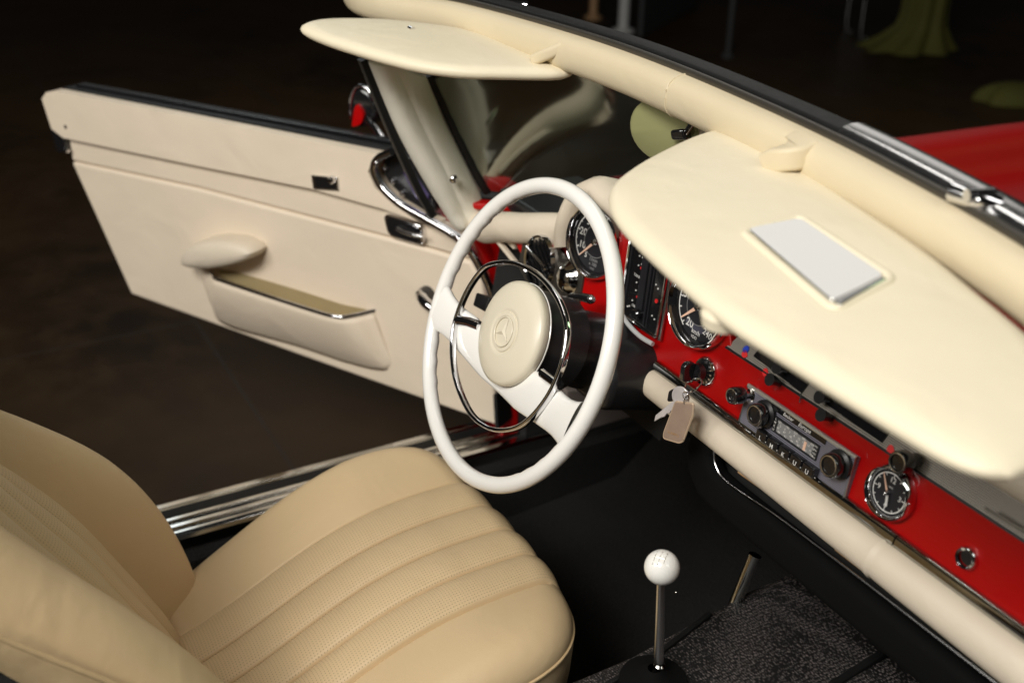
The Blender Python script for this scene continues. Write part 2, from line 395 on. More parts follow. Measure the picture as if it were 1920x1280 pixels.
# ================================================================== DOOR
bm = NB()
top = [(92, 182), (100, 170), (118, 168), (400, 222), (735, 287)]
front = [(708, 299), (702, 318), (714, 346), (750, 378), (800, 412)]
s1 = [(132, 256), (375, 306), (596, 350), (729, 387), (822, 420)]
s2 = [(138, 300), (375, 350), (583, 404), (792, 458), (885, 486)]
bot = [(935, 795), (560, 662), (250, 550)]
D2 = lambda L, d=0: [DO.px(x, y, d) for x, y in L]
rear_c = [(176, 385)]
def insetseam(L, dy): return [(x, y+dy) for x, y in L]
shell = D2(top+[(708, 299), (714, 346), (800, 412), (872, 446), (905, 500), (920, 600), (935, 795)]+bot[1:]+[(138, 300), (105, 236)])
slab(bm, DO, shell, -.072, -.022)
door = obj('door', bm, 'red', car, bevel=.008)
bm = NB(); slab(bm, DO, D2(top+front+insetseam(s1[::-1], -1)[0:]+[(110, 238)]), -.03, .020); obj('upper_trim_panel', bm, 'door_leather', door, bevel=.014, seg=5)
bm = NB(); slab(bm, DO, D2([(132, 258), (375, 308), (596, 352), (729, 389), (826, 423), (868, 444), (885, 484)]+s2[::-1][1:]), -.03, .004); obj('middle_trim_panel', bm, 'door_leather', door, bevel=.004, seg=3)
bm = NB(); slab(bm, DO, D2([(138, 302), (375, 352), (583, 406), (792, 460), (886, 488), (905, 520), (917, 600), (928, 700), (935, 795)]+bot[1:]), -.03, .0075); obj('lower_trim_panel', bm, 'door_leather', door, bevel=.007, seg=4)
# front shut-line trim strip
bm = NB()
slab(bm, DO, D2([(931, 735), (937, 735), (940, 800), (934, 797)]), -.09, .012); obj('door_edge_strip', bm, 'rubber', door)
# black weather strip and window slot on top of the door
bm = NB(); a = DO.px(112, 168, 0); b = DO.px(738, 286, 0)
fr = Frame(DO.o, DO.u, DO.v, DO.n)
slab(bm, DO, [(a[0], a[1]-.012), (a[0], a[1]+.003), (b[0]-.0, b[1]+.004), (b[0], b[1]-.012)], -.068, -.004)
ws = obj('weather_strip', bm, 'rubber', door, bevel=.004)
bm = NB(); tube(bm, [DO.p(a[0]-.02, a[1]+.005, -.03), DO.p(b[0], b[1]+.007, -.03)], .004); obj('window_felt', bm, 'gloss', ws)
bm = NB(); tube(bm, [DO.p(*DO.px(560, 258, -.006), -.006), DO.p(*DO.px(700, 286, -.006), -.006)], .0025); obj('chrome_bead', bm, 'chrome_s', ws)
# chrome front edge sweeping down from the vent window
bm = NB()
path = catmull([DO.at(x, y, .016) for x, y in ((735, 284), (708, 298), (702, 320), (716, 350), (750, 382), (795, 408), (840, 434), (872, 458), (900, 500), (925, 560), (935, 620))], 8)
sweep(bm, path, rrect(.014, .016, .005), DO.n)
obj('chrome_edge_trim', bm, 'chrome', door)
bm = NB()
slab(bm, DO, D2([(715, 300), (740, 290), (775, 300), (800, 345), (812, 395), (800, 405), (752, 375), (722, 345), (708, 320)]), -.05, -.010); obj('vent_frame_base', bm, 'black', door, bevel=.004)
bm = NB(); slab(bm, DO, D2([(752, 322), (772, 330), (800, 368), (800, 392), (776, 372)]), -.05, -.004); obj('vent_glass_seal', bm, 'purple', door, bevel=.002)
bm = NB()
for x, y in ((727, 312), (742, 338), (760, 360), (768, 318)): bm = NB(); lathe(bm, DO, *DO.px(x, y, -.015), [(.006, -.012), (.006, -.004), (.003, -.000), (0, -.000)], 12); obj('hinge_screw', bm, 'chrome', door)
pass
bm = NB(); tube(bm, [DO.at(738, 285, -.02), DO.at(755, 300, -.02), DO.at(785, 345, -.02), DO.at(806, 385, -.02)], .006); obj('vent_frame', bm, 'chrome_s', door)
# latch on rear edge
bm = NB(); c = DO.px(117, 258, .0)
slab(bm, DO, roundpoly(D2([(103, 232), (124, 238), (136, 282), (118, 285)]), .012), -.02, .017)
o = obj('door_latch', bm, 'gloss', door, bevel=.004)
bm = NB()
for x, y in ((124, 238), (124, 283)): bm = NB(); lathe(bm, DO, *DO.px(x, y, .018), [(.006, .012), (.005, .02), (0, .022)], 12); obj('latch_screw', bm, 'chrome', o)
# lock knob plate
bm = NB(); slab(bm, DO, roundpoly(D2([(598, 322), (647, 327), (649, 351), (602, 348)]), .002), .008, .0245); o = obj('lock_plate', bm, 'chrome_s', door, bevel=.002)
bm = NB(); slab(bm, DO, roundpoly(D2([(605, 326), (644, 330), (645, 348), (608, 345)]), .002), .016, .0250); obj('lock_recess', bm, 'gloss', o)
bm = NB(); c = DO.px(623, 337, .026); lathe(bm, DO, c[0], c[1], [(.008, .024), (.008, .031), (.005, .035), (0, .036)], 16); obj('lock_knob', bm, 'chrome', o)
# inner door handle: rounded plate with a dished lever
bm = NB(); slab(bm, DO, roundpoly(D2([(726, 396), (800, 418), (803, 457), (736, 438)]), .014), .0, .016); o = obj('door_handle', bm, 'chrome', door, bevel=.003)
bm = NB(); slab(bm, DO, roundpoly(D2([(733, 402), (795, 421), (798, 451), (741, 434)]), .012), .012, .0175); obj('handle_recess', bm, 'gloss', o)
bm = NB(); tube(bm, catmull([DO.at(745, 428, .02), DO.at(755, 434, .024), DO.at(775, 440, .026), DO.at(793, 444, .024)], 5), .004); obj('handle_lever', bm, 'chrome_s', o)
# window crank
bm = NB(); tube(bm, catmull([DO.at(790, 552, .02), DO.at(797, 566, .035), DO.at(818, 582, .04), DO.at(850, 600, .04)], 6), .011, n=14, scale=lambda t: 1.15-.3*t); o = obj('window_crank', bm, 'chrome', door)
bm = NB(); lathe(bm, DO, *DO.px(795, 556, .02), [(.018, .006), (.018, .018), (.012, .03), (.0, .032)], 20); obj('crank_boss', bm, 'gloss', o)
# map pocket / armrest
bm = NB()
rim = [(396, 510, .012), (400, 520, .045), (420, 529, .058), (560, 575, .060), (625, 594, .060), (655, 594, .045), (703, 583, .006)]
botp = [(372, 510, .004), (398, 575, .006), (425, 612, .006), (560, 652, .006), (650, 682, .006), (715, 697, .006), (742, 690, .005)]
RM = catmull([DO.at(*q) for q in rim], 6); BT = catmull([DO.at(*q) for q in botp], 6)
rows = []
for k in range(9):
    t = k/8
    rows.append([RM[i].lerp(BT[i], t)+DO.n*(.010*math.sin(math.pi*min(1, t*1.0))**.7*(1 if 4 < i < len(RM)-4 else .4)) for i in range(len(RM))])
loft(bm, rows)
pk = obj('door_pocket', bm, 'door_leather', door, smooth=60)
md = pk.modifiers.new('s', 'SOLIDIFY'); md.thickness = .006; md.offset = -1
bm = NB(); tube(bm, [p+V((0, 0, .002)) for p in RM], .0042, n=10); obj('pocket_chrome_rim', bm, 'chrome', pk)
bm = NB(); slab(bm, DO, D2([(408, 506), (440, 510), (500, 527), (560, 545), (640, 571), (697, 583), (655, 596), (625, 596), (560, 580), (420, 533)], .010), .004, .010); obj('shaded_pocket_lining', bm, 'shaded_lining', pk)  # olive lining; shade inside the pocket is put into its colour
bm = NB()   # rounded armrest cap
capo = D2([(343, 494), (345, 478), (357, 461), (380, 449), (412, 445), (447, 448), (470, 458), (485, 471), (477, 484), (438, 496), (400, 501), (365, 499)], .042)
c = (sum(p[0] for p in capo)/12, sum(p[1] for p in capo)/12); rows = []
for sc_, d in ((.96, .0), (.99, .012), (1.0, .03), (1.0, .046), (.96, .058), (.84, .066), (.5, .071), (.2, .073), (.01, .073)):
    rows.append([DO.p(c[0]+(a-c[0])*sc_, c[1]+(b-c[1])*sc_, d) for a, b in capo])
loft(bm, rows, True); obj('armrest', bm, 'pad_leather', door, sub=1)
# wing mirror on the far side of the door
bm = NB(); tube(bm, catmull([DO.at(718, 264, -.09), DO.at(705, 245, -.10), DO.at(690, 226, -.11)], 5), .008, n=12, scale=lambda t: 1.1-.3*t); o = obj('wing_mirror_stem', bm, 'chrome', door)
mo = [(660, 170), (672, 160), (690, 166), (705, 190), (712, 215), (700, 236), (675, 238), (657, 222)]
bm = NB(); slab(bm, DO, roundpoly(D2(mo, -.13), .02), -.16, -.12, taper=0); obj('mirror_housing', bm, 'gloss', o, bevel=.008)
bm = NB(); tube(bm, catmull([DO.at(x, y, -.118) for x, y in ((658, 222), (657, 195), (662, 172), (674, 161), (690, 168), (704, 190))], 5), .0035); obj('mirror_rim', bm, 'chrome', o)
bm = NB(); slab(bm, DO, roundpoly(D2([(667, 202), (673, 193), (685, 214), (680, 232), (662, 238)], -.118), .008), -.13, -.113); obj('mirror_glass', bm, 'red', o)  # red reflection in the wing mirror, painted as a solid wedge

# ================================================================== A PILLAR, HEADER, GLASS
bm = NB(); rows = []
Lp = [(686, 116), (740, 245), (795, 345), (838, 412)]; Sp = [(742, 126), (790, 232), (840, 330), (872, 405)]; Rp = [(806, 148), (838, 230), (872, 300), (905, 368)]
Lc = catmull([PX(x, y, -.50) for x, y in Lp], 6); Sc = catmull([PX(x, y, -.475) for x, y in Sp], 6); Rc = catmull([PX(x, y, -.495) for x, y in Rp], 6)
n = len(Lc)
for i in range(n):
    l, s, r = Lc[i], Sc[i], Rc[i]; out = V((.8, -.5, .1)).normalized()
    rows.append([l-out*.03, l, l.lerp(s, .25)+out*.016, l.lerp(s, .6)+out*.02, l.lerp(s, .92)+out*.006, s-out*.0015, s.lerp(r, .1)+out*.004, s.lerp(r, .5)+out*.012, s.lerp(r, .85)+out*.006, r-out*.004, r-out*.035])
ctr = sum((q for q in rows[-1]), V((0, 0, 0)))/11
rows.append([lerp(q, ctr, .12)+V((.01, .006, -.018)) for q in rows[-1]]); rows.append([lerp(q, ctr, .45)+V((.004, .004, -.028)) for q in rows[-2]])
loft(bm, rows, True)
pillar = obj('windscreen_pillar', bm, 'pillar', car, smooth=75, sub=1)
bm = NB(); fx = Frame((-.46, 0, 0), (0, 1, 0), (0, 0, 1), (1, 0, 0)); q = PX(848, 337, -.455)
for dx in (0,):
    f2 = Frame((-.452, q.y, q.z), (0, 1, 0), (0, 0, 1), V((.8, -.5, .1))); f2 = Frame(f2.o, V((.5, .8, 0)), V((0, 0, 1)), V((.8, -.5, 0)))
    lathe(bm, f2, 0, 0, [(.006, -.012), (.0055, .001), (.003, .0025), (0, .0025)], 14)
obj('pillar_screw', bm, 'chrome', pillar)
bm = NB(); sweep(bm, [p+V((-.006, -.002, 0)) for p in catmull([PX(x, y, -.50) for x, y in ((684, 112), (737, 245), (785, 350), (815, 405))], 6)], rrect(.012, .02, .003), V((1, 0, 0))); obj('pillar_seal', bm, 'rubber', pillar)
# windscreen rubber + glass
GB = [PX(905, 368, -.50), V((-.40, .34, -.005)), V((-.15, .42, .03)), V((.15, .45, .04)), V((.45, .44, .04)), V((.8, .38, .03)), V((1.15, .22, .0))]
HP = [PZ(x, y, z) for x, y, z in ((668, -22, .315), (700, 5, .318), (870, 38, .32), (1080, 100, .322), (1260, 168, .322), (1500, 280, .32), (1700, 388, .315), (1900, 510, .31), (2050, 620, .30))]
GT = [PX(812, 150, -.49), HP[3]+V((-.14, -.03, -.03)), HP[3]+V((0, .02, -.02)), HP[4]+V((0, .02, -.02)), HP[5]+V((0, .02, -.02)), HP[6]+V((0, .02, -.02)), HP[8]+V((0.05, 0.02, -.02))]
gb = catmull(GB, 6); gt = catmull(GT, 6)
bm = NB(); loft(bm, [[a.lerp(b, t/6) for a, b in zip(gb, gt)] for t in range(7)]); obj('windscreen_glass', bm, 'glass', car, smooth=80)
bm = NB(); sweep(bm, catmull([PX(x, y, -.495) for x, y in ((806, 140), (840, 215), (880, 300), (908, 352), (925, 375))], 6), rrect(.014, .014, .004), V((.8, -.5, 0))); sweep(bm, [p+V((0, -.004, .003)) for p in gb], rrect(.016, .012, .004), V((0, -1, .3)))
obj('windscreen_seal', bm, 'rubber', car)
# scuttle strip below the glass
bm = NB(); sweep(bm, [p+V((0, .03, -.012)) for p in gb[:30]], rrect(.03, .01, .003), V((0, -.3, 1))); obj('scuttle_panel', bm, 'black', car)
bm = NB(); sweep(bm, [p+V((.004, -.035, -.006)) for p in gb[:13]], rrect(.028, .012, .004), V((0, .0, 1))); obj('dash_top_metal', bm, 'red', car)

hp = catmull(HP, 8)
bm = NB()
hsec = [(.030*math.copysign(abs(math.cos(a))**.8, math.cos(a)), .026*math.copysign(abs(math.sin(a))**.8, math.sin(a))) for a in [2*math.pi*i/20 for i in range(20)]]
sweep(bm, hp, hsec, V((0, 0, 1)), scale=lambda t: min(1, .45+ t*14)**.5)
header = obj('windscreen_header', bm, 'header', car, smooth=80)
bm = NB(); i0 = int(len(hp)*.50)
def hring(i, k):
    T = (hp[i+1]-hp[i-1]).normalized(); S = T.cross(V((0, 0, 1))).normalized(); U = S.cross(T)
    return [hp[i]+S*a*k+U*b*k for a, b in hsec]
tube(bm, hring(33, 1.005), .0014, closed=True, n=6); obj('header_seam', bm, 'header', header)
up_h = V((0, 0, 1))
def hoff(i, s, u):
    T = (hp[min(i+1, len(hp)-1)]-hp[max(i-1, 0)]).normalized(); S = T.cross(up_h).normalized(); return hp[i]-S*s+V((0, 0, u))
bm = NB(); sweep(bm, [hoff(i, .020, .029) for i in range(12, 46)], rrect(.030, .014, .004), up_h); sweep(bm, [hoff(i, .036, .020) for i in range(12, 46)], rrect(.012, .026, .004), up_h); obj('header_seal', bm, 'rubber', header)
bm = NB(); sweep(bm, [hoff(i, .024, .031) for i in range(42, len(hp))], ring(.020, 18, .009), up_h); cs = obj('header_chrome_strip', bm, 'chrome_s', header)
bm = NB(); sweep(bm, [hoff(i, .000, .028) for i in range(10, len(hp))], rrect(.008, .010, .003), up_h); obj('header_drip_edge', bm, 'plate', header)
bm = NB()
q = PZ(1818, 368, .350); tube(bm, [q+V((-.015, -.004, 0)), q+V((.012, .0, 0)), q+V((.02, .012, -.004))], .009, n=14); tube(bm, [q+V((.006, -.012, .004)), q+V((.014, .012, .004))], .006, n=12)
obj('top_latch', bm, 'chrome', header)
bm = NB(); q = PZ(890, 4, .345); tube(bm, catmull([q+V((-.03, .0, 0)), q, q+V((.03, .025, 0)), q+V((.06, .06, 0))], 4), .007, n=12); obj('top_latch', bm, 'chrome', header)

# --- sun visors
def visor(name, pts, z, th, hinge, mirror=None):
    P3 = [PZ(x, y, zz) for x, y, zz in pts]
    c = sum(P3, V((0, 0, 0)))/len(P3); n = V((0, 0, 0))
    for i in range(len(P3)): n += (P3[i]-c).cross(P3[(i+1) % len(P3)]-c)
    n.normalize(); 
    if n.z < 0: n = -n
    u = V((1, 0, 0)); u = (u-n*u.dot(n)).normalized(); v = n.cross(u); fr = Frame(c, u, v, n)
    L = [((p-c).dot(u), (p-c).dot(v)) for p in P3]
    L = roundpoly(L, th*2.2, 6) if name else L
    bm = NB(); rows = []
    # puffy section: concentric insets so that the visor is plump in the middle
    cl = V((sum(a for a, b in L)/len(L), sum(b for a, b in L)/len(L)))
    H = th/2
    for s_, d in ((.0, -H*1.15), (.5, -H*1.1), (.86, -H*1.0), (.955, -H*.82), (.99, -H*.4), (1.0, 0), (.99, H*.4), (.955, H*.82), (.86, H), (.5, H*1.12), (.0, H*1.15)):
        s_ = max(s_, .002)
        rows.append([fr.p(cl.x+(a-cl.x)*s_, cl.y+(b-cl.y)*s_, d) for a, b in L])
    loft(bm, rows, True); o = obj('sun_visor', bm, 'visor', car, smooth=80)
    return o, fr
vp, vfr = visor('p', [(1139, 352, .293), (1205, 306, .296), (1300, 262, .300), (1362, 246, .302), (1425, 262, .302), (1500, 320, .302), (1640, 415, .302), (1735, 480, .30), (1838, 560, .30), (1980, 680, .297), (2030, 800, .29), (1930, 900, .286), (1812, 892, .285), (1620, 775, .285), (1352, 604, .286), (1215, 482, .288), (1145, 408, .290)], 0, .020, None)
mpts = [vfr.px(x, y, .011) for x, y in ((1400, 432), (1500, 412), (1660, 520), (1560, 570))]
bm = NB(); slab(bm, vfr, roundpoly(mpts, .008), .004, .0135); o = obj('vanity_mirror', bm, 'mglass', vp, bevel=.001)
fm = roundpoly([vfr.px(x, y, .0115) for x, y in ((1392, 434), (1498, 404), (1676, 522), (1564, 580))], .01)
bm = NB(); tube(bm, [vfr.p(a, b, .0095) for a, b in fm], .0045, closed=True, n=12); obj('mirror_surround', bm, 'visor', vp)
bm = NB(); slab(bm, vfr, [vfr.px(x, y, .0125) for x, y in ((1562, 566), (1650, 520), (1664, 526), (1574, 576))], .006, .015); obj('mirror_clip', bm, 'chrome_s', vp, bevel=.002)
bm = NB(); sweep(bm, catmull([PZ(1455, 305, .312), PZ(1485, 290, .325), PZ(1515, 275, .332)], 4), rrect(.042, .026, .005), V((0, 0, 1))); obj('visor_bracket', bm, 'header', vp, bevel=.003)
bm = NB(); lathe(bm, Frame(PZ(1452, 303, .314), (0, 1, 0), (0, 0, 1), (1, 0, 0)), 0, 0, [(.006, -.016), (.006, -.008)], 12); obj('bracket_pin', bm, 'tan', vp)
bm = NB(); pp = [PZ(1350, 600, .276), PZ(1345, 640, .276), PZ(1370, 622, .276)]
lathe(bm, Frame(PZ(1358, 588, .280), (1, 0, 0), (0, 1, 0), (0, 0, 1)), .0, .0, [(.0, -.016), (.017, -.010), (.019, 0), (.014, .008), (0, .01)], 20); obj('visor_pivot', bm, 'visor', vp)
vd, vdf = visor('d', [(552, 50, .318), (600, 40, .318), (700, 44, .314), (770, 50, .312), (860, 62, .308), (950, 86, .304), (1010, 104, .302), (1080, 124, .300), (1070, 140, .297), (960, 144, .294), (870, 144, .294), (785, 134, .296), (700, 110, .302), (600, 74, .312)], 0, .019, None)
bm = NB(); sweep(bm, catmull([PZ(1004, 112, .308), PZ(1035, 98, .322), PZ(1062, 84, .334)], 4), rrect(.028, .016, .005), V((0, 0, 1))); obj('visor_bracket', bm, 'header', vd, bevel=.003)
bm = NB(); q = PZ(768, 53, .32); tube(bm, [q, q+V((.012, .0, 0))], .004); obj('visor_pin', bm, 'chrome', vd)
# rear view mirror: olive oval, a cream reflection painted as solid colour
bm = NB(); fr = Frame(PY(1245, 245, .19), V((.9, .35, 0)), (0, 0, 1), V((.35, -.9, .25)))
lathe(bm, fr, 0, 0, [(.0, -.010), (.045, -.008), (.052, 0), (.048, .004), (0, .006)], 32, squash=.80); rv = obj('mirror_reflection_oval', bm, 'mirror_reflection', car)
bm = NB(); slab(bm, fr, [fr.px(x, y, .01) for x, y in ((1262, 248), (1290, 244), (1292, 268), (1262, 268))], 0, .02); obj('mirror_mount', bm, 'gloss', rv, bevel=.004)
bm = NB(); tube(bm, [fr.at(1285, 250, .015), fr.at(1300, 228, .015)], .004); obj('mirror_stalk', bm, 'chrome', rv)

# ================================================================== DASHBOARD
bm = NB()
XL = -.345
out = [(XL, -.028), (-.27, -.066), (-.20, -.085), (.068, -.075), (.075, -.056), (1.05, -.056), (1.05, .022), (.205, .022), (.19, .05), (.17, .098), (.1, .095), (-.1, .095), (-.16, .085), (-.20, .02), (XL, .012)]
slab(bm, DA, out, -.012, 0); dash = obj('dashboard', bm, 'red', car, bevel=.002)
bm = NB(); slab(bm, DA, [(-.46, -.03), (XL-.004, -.045), (XL-.004, .0), (-.46, .0)], -.015, -.003); obj('dash_end_cover', bm, 'pad_leather', dash, bevel=.004)
bm = NB(); sweep(bm, [DA.p(-.47, -.045, .0), DA.p(-.40, -.042, .002), DA.p(-.325, -.058, .002)], rrect(.006, .010, .002), DA.n); obj('lower_edge_strip', bm, 'pad_leather', dash)
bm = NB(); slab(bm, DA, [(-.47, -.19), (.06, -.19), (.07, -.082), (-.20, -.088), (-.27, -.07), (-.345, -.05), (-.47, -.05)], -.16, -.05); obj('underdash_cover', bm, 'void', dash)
# left chrome vent, grey plate, dome
bm = NB(); slab(bm, DA, roundpoly([DA.px(x, y) for x, y in ((985, 445), (1040, 452), (1098, 515), (1082, 606), (1055, 585), (1000, 545), (975, 500))], .01), -.002, .004); obj('vent_plate', bm, 'plate', dash, bevel=.001)
vc = DA.px(1011, 490, .012)
bm = NB(); lathe(bm, DA, *vc, [(.042, .002), (.044, .010), (.041, .016), (.038, .014), (.037, .004)], 48); av = obj('air_vent', bm, 'chrome', car)
bm = NB(); lathe(bm, DA, *vc, [(.0375, .0), (.0375, .006), (.001, .006)], 40); obj('vent_back', bm, 'void', av)
bm = NB()
for k in range(-3, 4):
    a = k*.0098; h = math.sqrt(max(0, .036**2-a*a)); c1 = R_(-35)
    p = lambda s, t: (vc[0]+s*math.cos(c1)-t*math.sin(c1), vc[1]+s*math.sin(c1)+t*math.cos(c1))
    bar(bm, DA, *p(-h, a), *p(h, a), .004, .005, .012)
obj('vent_slat', bm, 'gloss', av, bevel=.0008)
bm = NB(); tube(bm, [DA.at(985, 462, .016), DA.at(1022, 500, .016)], .0022); lathe(bm, DA, *DA.px(1024, 503, .017), [(.004, .012), (.004, .02), (0, .022)], 12); obj('vent_lever', bm, 'chrome', av)
bm = NB(); lathe(bm, DA, *DA.px(1057, 522, .014), [(.026, .0), (.026, .006), (.023, .009), (.02, .015), (.012, .020), (0, .0215)], 36); obj('light_switch', bm, 'chrome_d', car)

def gauge(name, px_, py_, r, build, bezel='chrome', wide=0, yaw_=0):
    global GF
    ca, sa = math.cos(R_(yaw_)), math.sin(R_(yaw_)); cx = cy = 0
    GF = Frame(DA.p(px_, py_, 0), V((ca, sa, 0)), DA.v, V((sa, -ca, .17)))
    GF.v = GF.n.cross(GF.u)
    bm = NB(); lathe(bm, GF, cx, cy, [(r*.80, .006), (r*.001, .006)], 56)
    g = obj(name, bm, 'dial', car, smooth=0)
    bm = NB(); lathe(bm, GF, cx, cy, [(r*.98, .0), (r, .006), (r*.985, .014-wide), (r*(.94-wide*8), .019-wide), (r*(.90-wide*14), .017-wide), (r*(.875-wide*18), .012-wide)], 72); obj('bezel', bm, bezel, g)
    bm = NB(); lathe(bm, GF, cx, cy, [(r*.88, .014), (r*.82, .010), (r*.80, .005)], 64); obj('bezel_inner', bm, 'gloss', g, smooth=50)
    build(g, cx, cy, r); return g
def pol(cx, cy, r, a): return (cx+r*math.cos(R_(a)), cy+r*math.sin(R_(a)))
def needle(g, cx, cy, r, a, L, mat='orange', w=.004, d=.0095, hub=.12):
    bm = NB(); bar(bm, GF, *pol(cx, cy, r*.10, a), *pol(cx, cy, r*L, a), w, d, d+.0008, w1=w*.35); obj('needle', bm, mat, g, smooth=0)
    if hub:
        bm = NB(); lathe(bm, GF, cx, cy, [(r*hub, .006), (r*hub, .011), (r*hub*.7, .014), (0, .015)], 28); obj('needle_hub', bm, 'chrome_s', g)
def midring(g, cx, cy, r, k=.42):
    bm = NB(); lathe(bm, GF, cx, cy, [(r*k, .0062), (r*k*.99, .008), (r*.001, .008)], 48); obj('dial_centre', bm, 'dialmid', g)
    bm = NB(); arcstrip(bm, GF, cx, cy, r*k*1.005, 0, 360, .0009, .0085); obj('dial_centre_ring', bm, 'print2', g, smooth=0)
def build_tach(g, cx, cy, r):
    bm = NB(); arcstrip(bm, GF, cx, cy, r*.76, 225, 60, .0016, .0068)
    for a, big in ((224, 1), (205, 1), (187, 0), (168, 1), (150, 0), (132, 1), (113, 0), (90, 0), (70, 1)): bar(bm, GF, *pol(cx, cy, r*.76, a), *pol(cx, cy, r*(.67 if big else .71), a), .0022 if big else .0012, .0066, .0069)
    for s, a, sz in (('5', 236, .011), ('10', 205, .0145), ('20', 168, .0155), ('30', 130, .0125), ('40', 82, .0125), ('50', 45, .0125), ('60', 10, .0125)): text(bm, s, GF, *pol(cx, cy, r*.54, a), sz, .0068)
    obj('dial_markings', bm, 'print', g, smooth=0)
    bm = NB(); text(bm, '1/min', GF, cx, cy-r*.50, .008, .0068); text(bm, 'x 100', GF, cx, cy-r*.62, .007, .0068); text(bm, 'VDO', GF, cx, cy-r*.74, .0045, .0068); obj('dial_small_print', bm, 'print2', g, smooth=0)
    midring(g, cx, cy, r); needle(g, cx, cy, r, 226, .70)
gauge('tachometer', -.112, .0545, .0562, build_tach, yaw_=11)
def build_speedo(g, cx, cy, r):
    bm = NB(); arcstrip(bm, GF, cx, cy, r*.76, 236, 128, .0018, .0068)
    for a in (180, 201, 230): bar(bm, GF, *pol(cx, cy, r*.76, a), *pol(cx, cy, r*.67, a), .0016, .0066, .0069)
    text(bm, '50', GF, *pol(cx, cy, r*.53, 170), .0170, .0068); text(bm, '20', GF, *pol(cx, cy, r*.54, 246), .0155, .0070)
    text(bm, 'km/h', GF, cx+.003, cy-r*.62, .0085, .0070); text(bm, '240', GF, cx+r*.44, cy-r*.50, .0125, .0070, rot=R_(-10)); text(bm, 'VDO', GF, cx+.001, cy-r*.755, .0055, .0068)
    for s, a in (('80', 128), ('120', 90), ('160', 50), ('200', 10)): text(bm, s, GF, *pol(cx, cy, r*.52, a), .012, .0068)
    obj('dial_markings', bm, 'print', g, smooth=0)
    bm = NB(); arcstrip(bm, GF, cx, cy, r*.52, 232, 320, r*.22, .0066); obj('dial_ribbed_arc', bm, 'speedarc', g, smooth=0)
    bm = NB()
    for k in range(5): bar(bm, GF, *pol(cx, cy, r*.76, 158-k*4), *pol(cx, cy, r*.64, 160-k*4), .0016, .0066, .0070)
    obj('red_zone_mark', bm, 'redmark', g, smooth=0)
    midring(g, cx, cy, r, .44); needle(g, cx, cy, r, 223, .68, w=.005)
gauge('speedometer', .138, .0545, .0562, build_speedo)
def build_clock(g, cx, cy, r):
    bm = NB(); arcstrip(bm, GF, cx, cy, r*.70, 0, 360, .0013, .0068)
    for k in range(12): bar(bm, GF, *pol(cx, cy, r*.69, 30*k), *pol(cx, cy, r*(.60 if k % 3 else .56), 30*k), .0009, .0066, .0069)
    for s, a in (('12', 90), ('3', 0), ('6', 270), ('9', 180)): text(bm, s, GF, *pol(cx, cy, r*.47, a), .0085, .0068)
    text(bm, 'VDO', GF, cx, cy+r*.20, .0028, .0068)
    obj('dial_markings', bm, 'print', g, smooth=0)
    needle(g, cx, cy, r, 122, .72, w=.0022, hub=.08)
    bm = NB(); bar(bm, GF, *pol(cx, cy, r*.08, 282), *pol(cx, cy, r*.46, 282), .0028, .0088, .0096); obj('hour_hand', bm, 'print', g, smooth=0)
gauge('dash_clock', .4925, -.0135, .0313, build_clock, wide=.005)

# vertical instrument cluster between the two dials
cl = [(-.046, .098), (-.021, -.024), (.066, -.024), (.052, .098)]
cl = [(-.034, .104), (-.020, -.020), (.068, -.020), (.058, .104)]
bm = NB(); slab(bm, DA, roundpoly(cl, .003), .0, .008); ic = obj('instrument_cluster', bm, 'gloss', car, bevel=.001)
bm = NB(); tube(bm, [DA.p(a, b, .008) for a, b in roundpoly(cl, .004)], .0024, closed=True, n=8); obj('cluster_frame', bm, 'chrome', ic)
bm = NB(); tube(bm, [DA.p(.0625, .10, .004), DA.p(.0725, -.022, .004)], .0030, n=8); obj('cluster_side_trim', bm, 'chrome_s', ic)
bm = NB()
for u0, w_ in ((-.018, .003), (.016, .014), (.031, .003), (.038, .002)):
    slab(bm, DA, [(u0-w_/2-.006+.0, .09), (u0-w_/2+.006, -.015), (u0+w_/2+.006, -.015), (u0+w_/2-.006, .09)], .0082, .0098)
obj('cluster_rib', bm, 'dialmid', ic, smooth=0)
bm = NB()
def cpx(x, y): return DA.px(1160+x/6.4, 430+y/6.4, .0085)
for x, y in ((268, 213), (297, 258), (288, 338), (277, 418), (244, 688), (237, 752), (252, 318), (238, 432), (215, 636), (207, 730), (163, 850), (106, 922), (127, 918), (472, 712), (448, 662), (400, 1035), (428, 1078)):
    a, b = cpx(x, y); lathe(bm, DA, a, b, [(.0013, .008), (.0013, .0088), (0, .0088)], 8)
obj('cluster_scale_print', bm, 'print', ic, smooth=0)
for s_, x, y, z in (('TANK', 225, 560, .006), ('OEL', 182, 915, .005), ('100', 297, 250, .004)):
    bm = NB(); text(bm, s_, DA, *cpx(x, y), z, .0088); obj('cluster_lettering', bm, 'print', ic, smooth=0)
bm = NB()
for x, y, s in ((272, 464, .002), (226, 810, .0022), (453, 860, .0030)):
    bm = NB(); a, b = cpx(x, y); lathe(bm, DA, a, b, [(s, .008), (s, .0092), (0, .0092)], 10); obj('cluster_pointer', bm, 'redmark', ic, smooth=0)
bm = NB(); a, b = cpx(245, 1020); lathe(bm, DA, a, b, [(.008, .008), (.008, .016), (.006, .018), (0, .017)], 24); obj('trip_reset_knob', bm, 'gloss', ic)
# cable hanging under the cluster
bm = NB(); tube(bm, catmull([DA.at(1168, 592, .014), DA.at(1178, 608, .016), DA.at(1200, 630, .016), DA.at(1224, 645, .014)], 6), .0034, n=8); obj('hanging_cable', bm, 'cable', dash)
bm = NB()
for x, y in ((1167, 600), (1125, 592)): bm = NB(); lathe(bm, DA, *DA.px(x, y, .004), [(.004, 0), (.004, .004), (0, .006)], 10); obj('dash_screw', bm, 'chrome_s', dash)

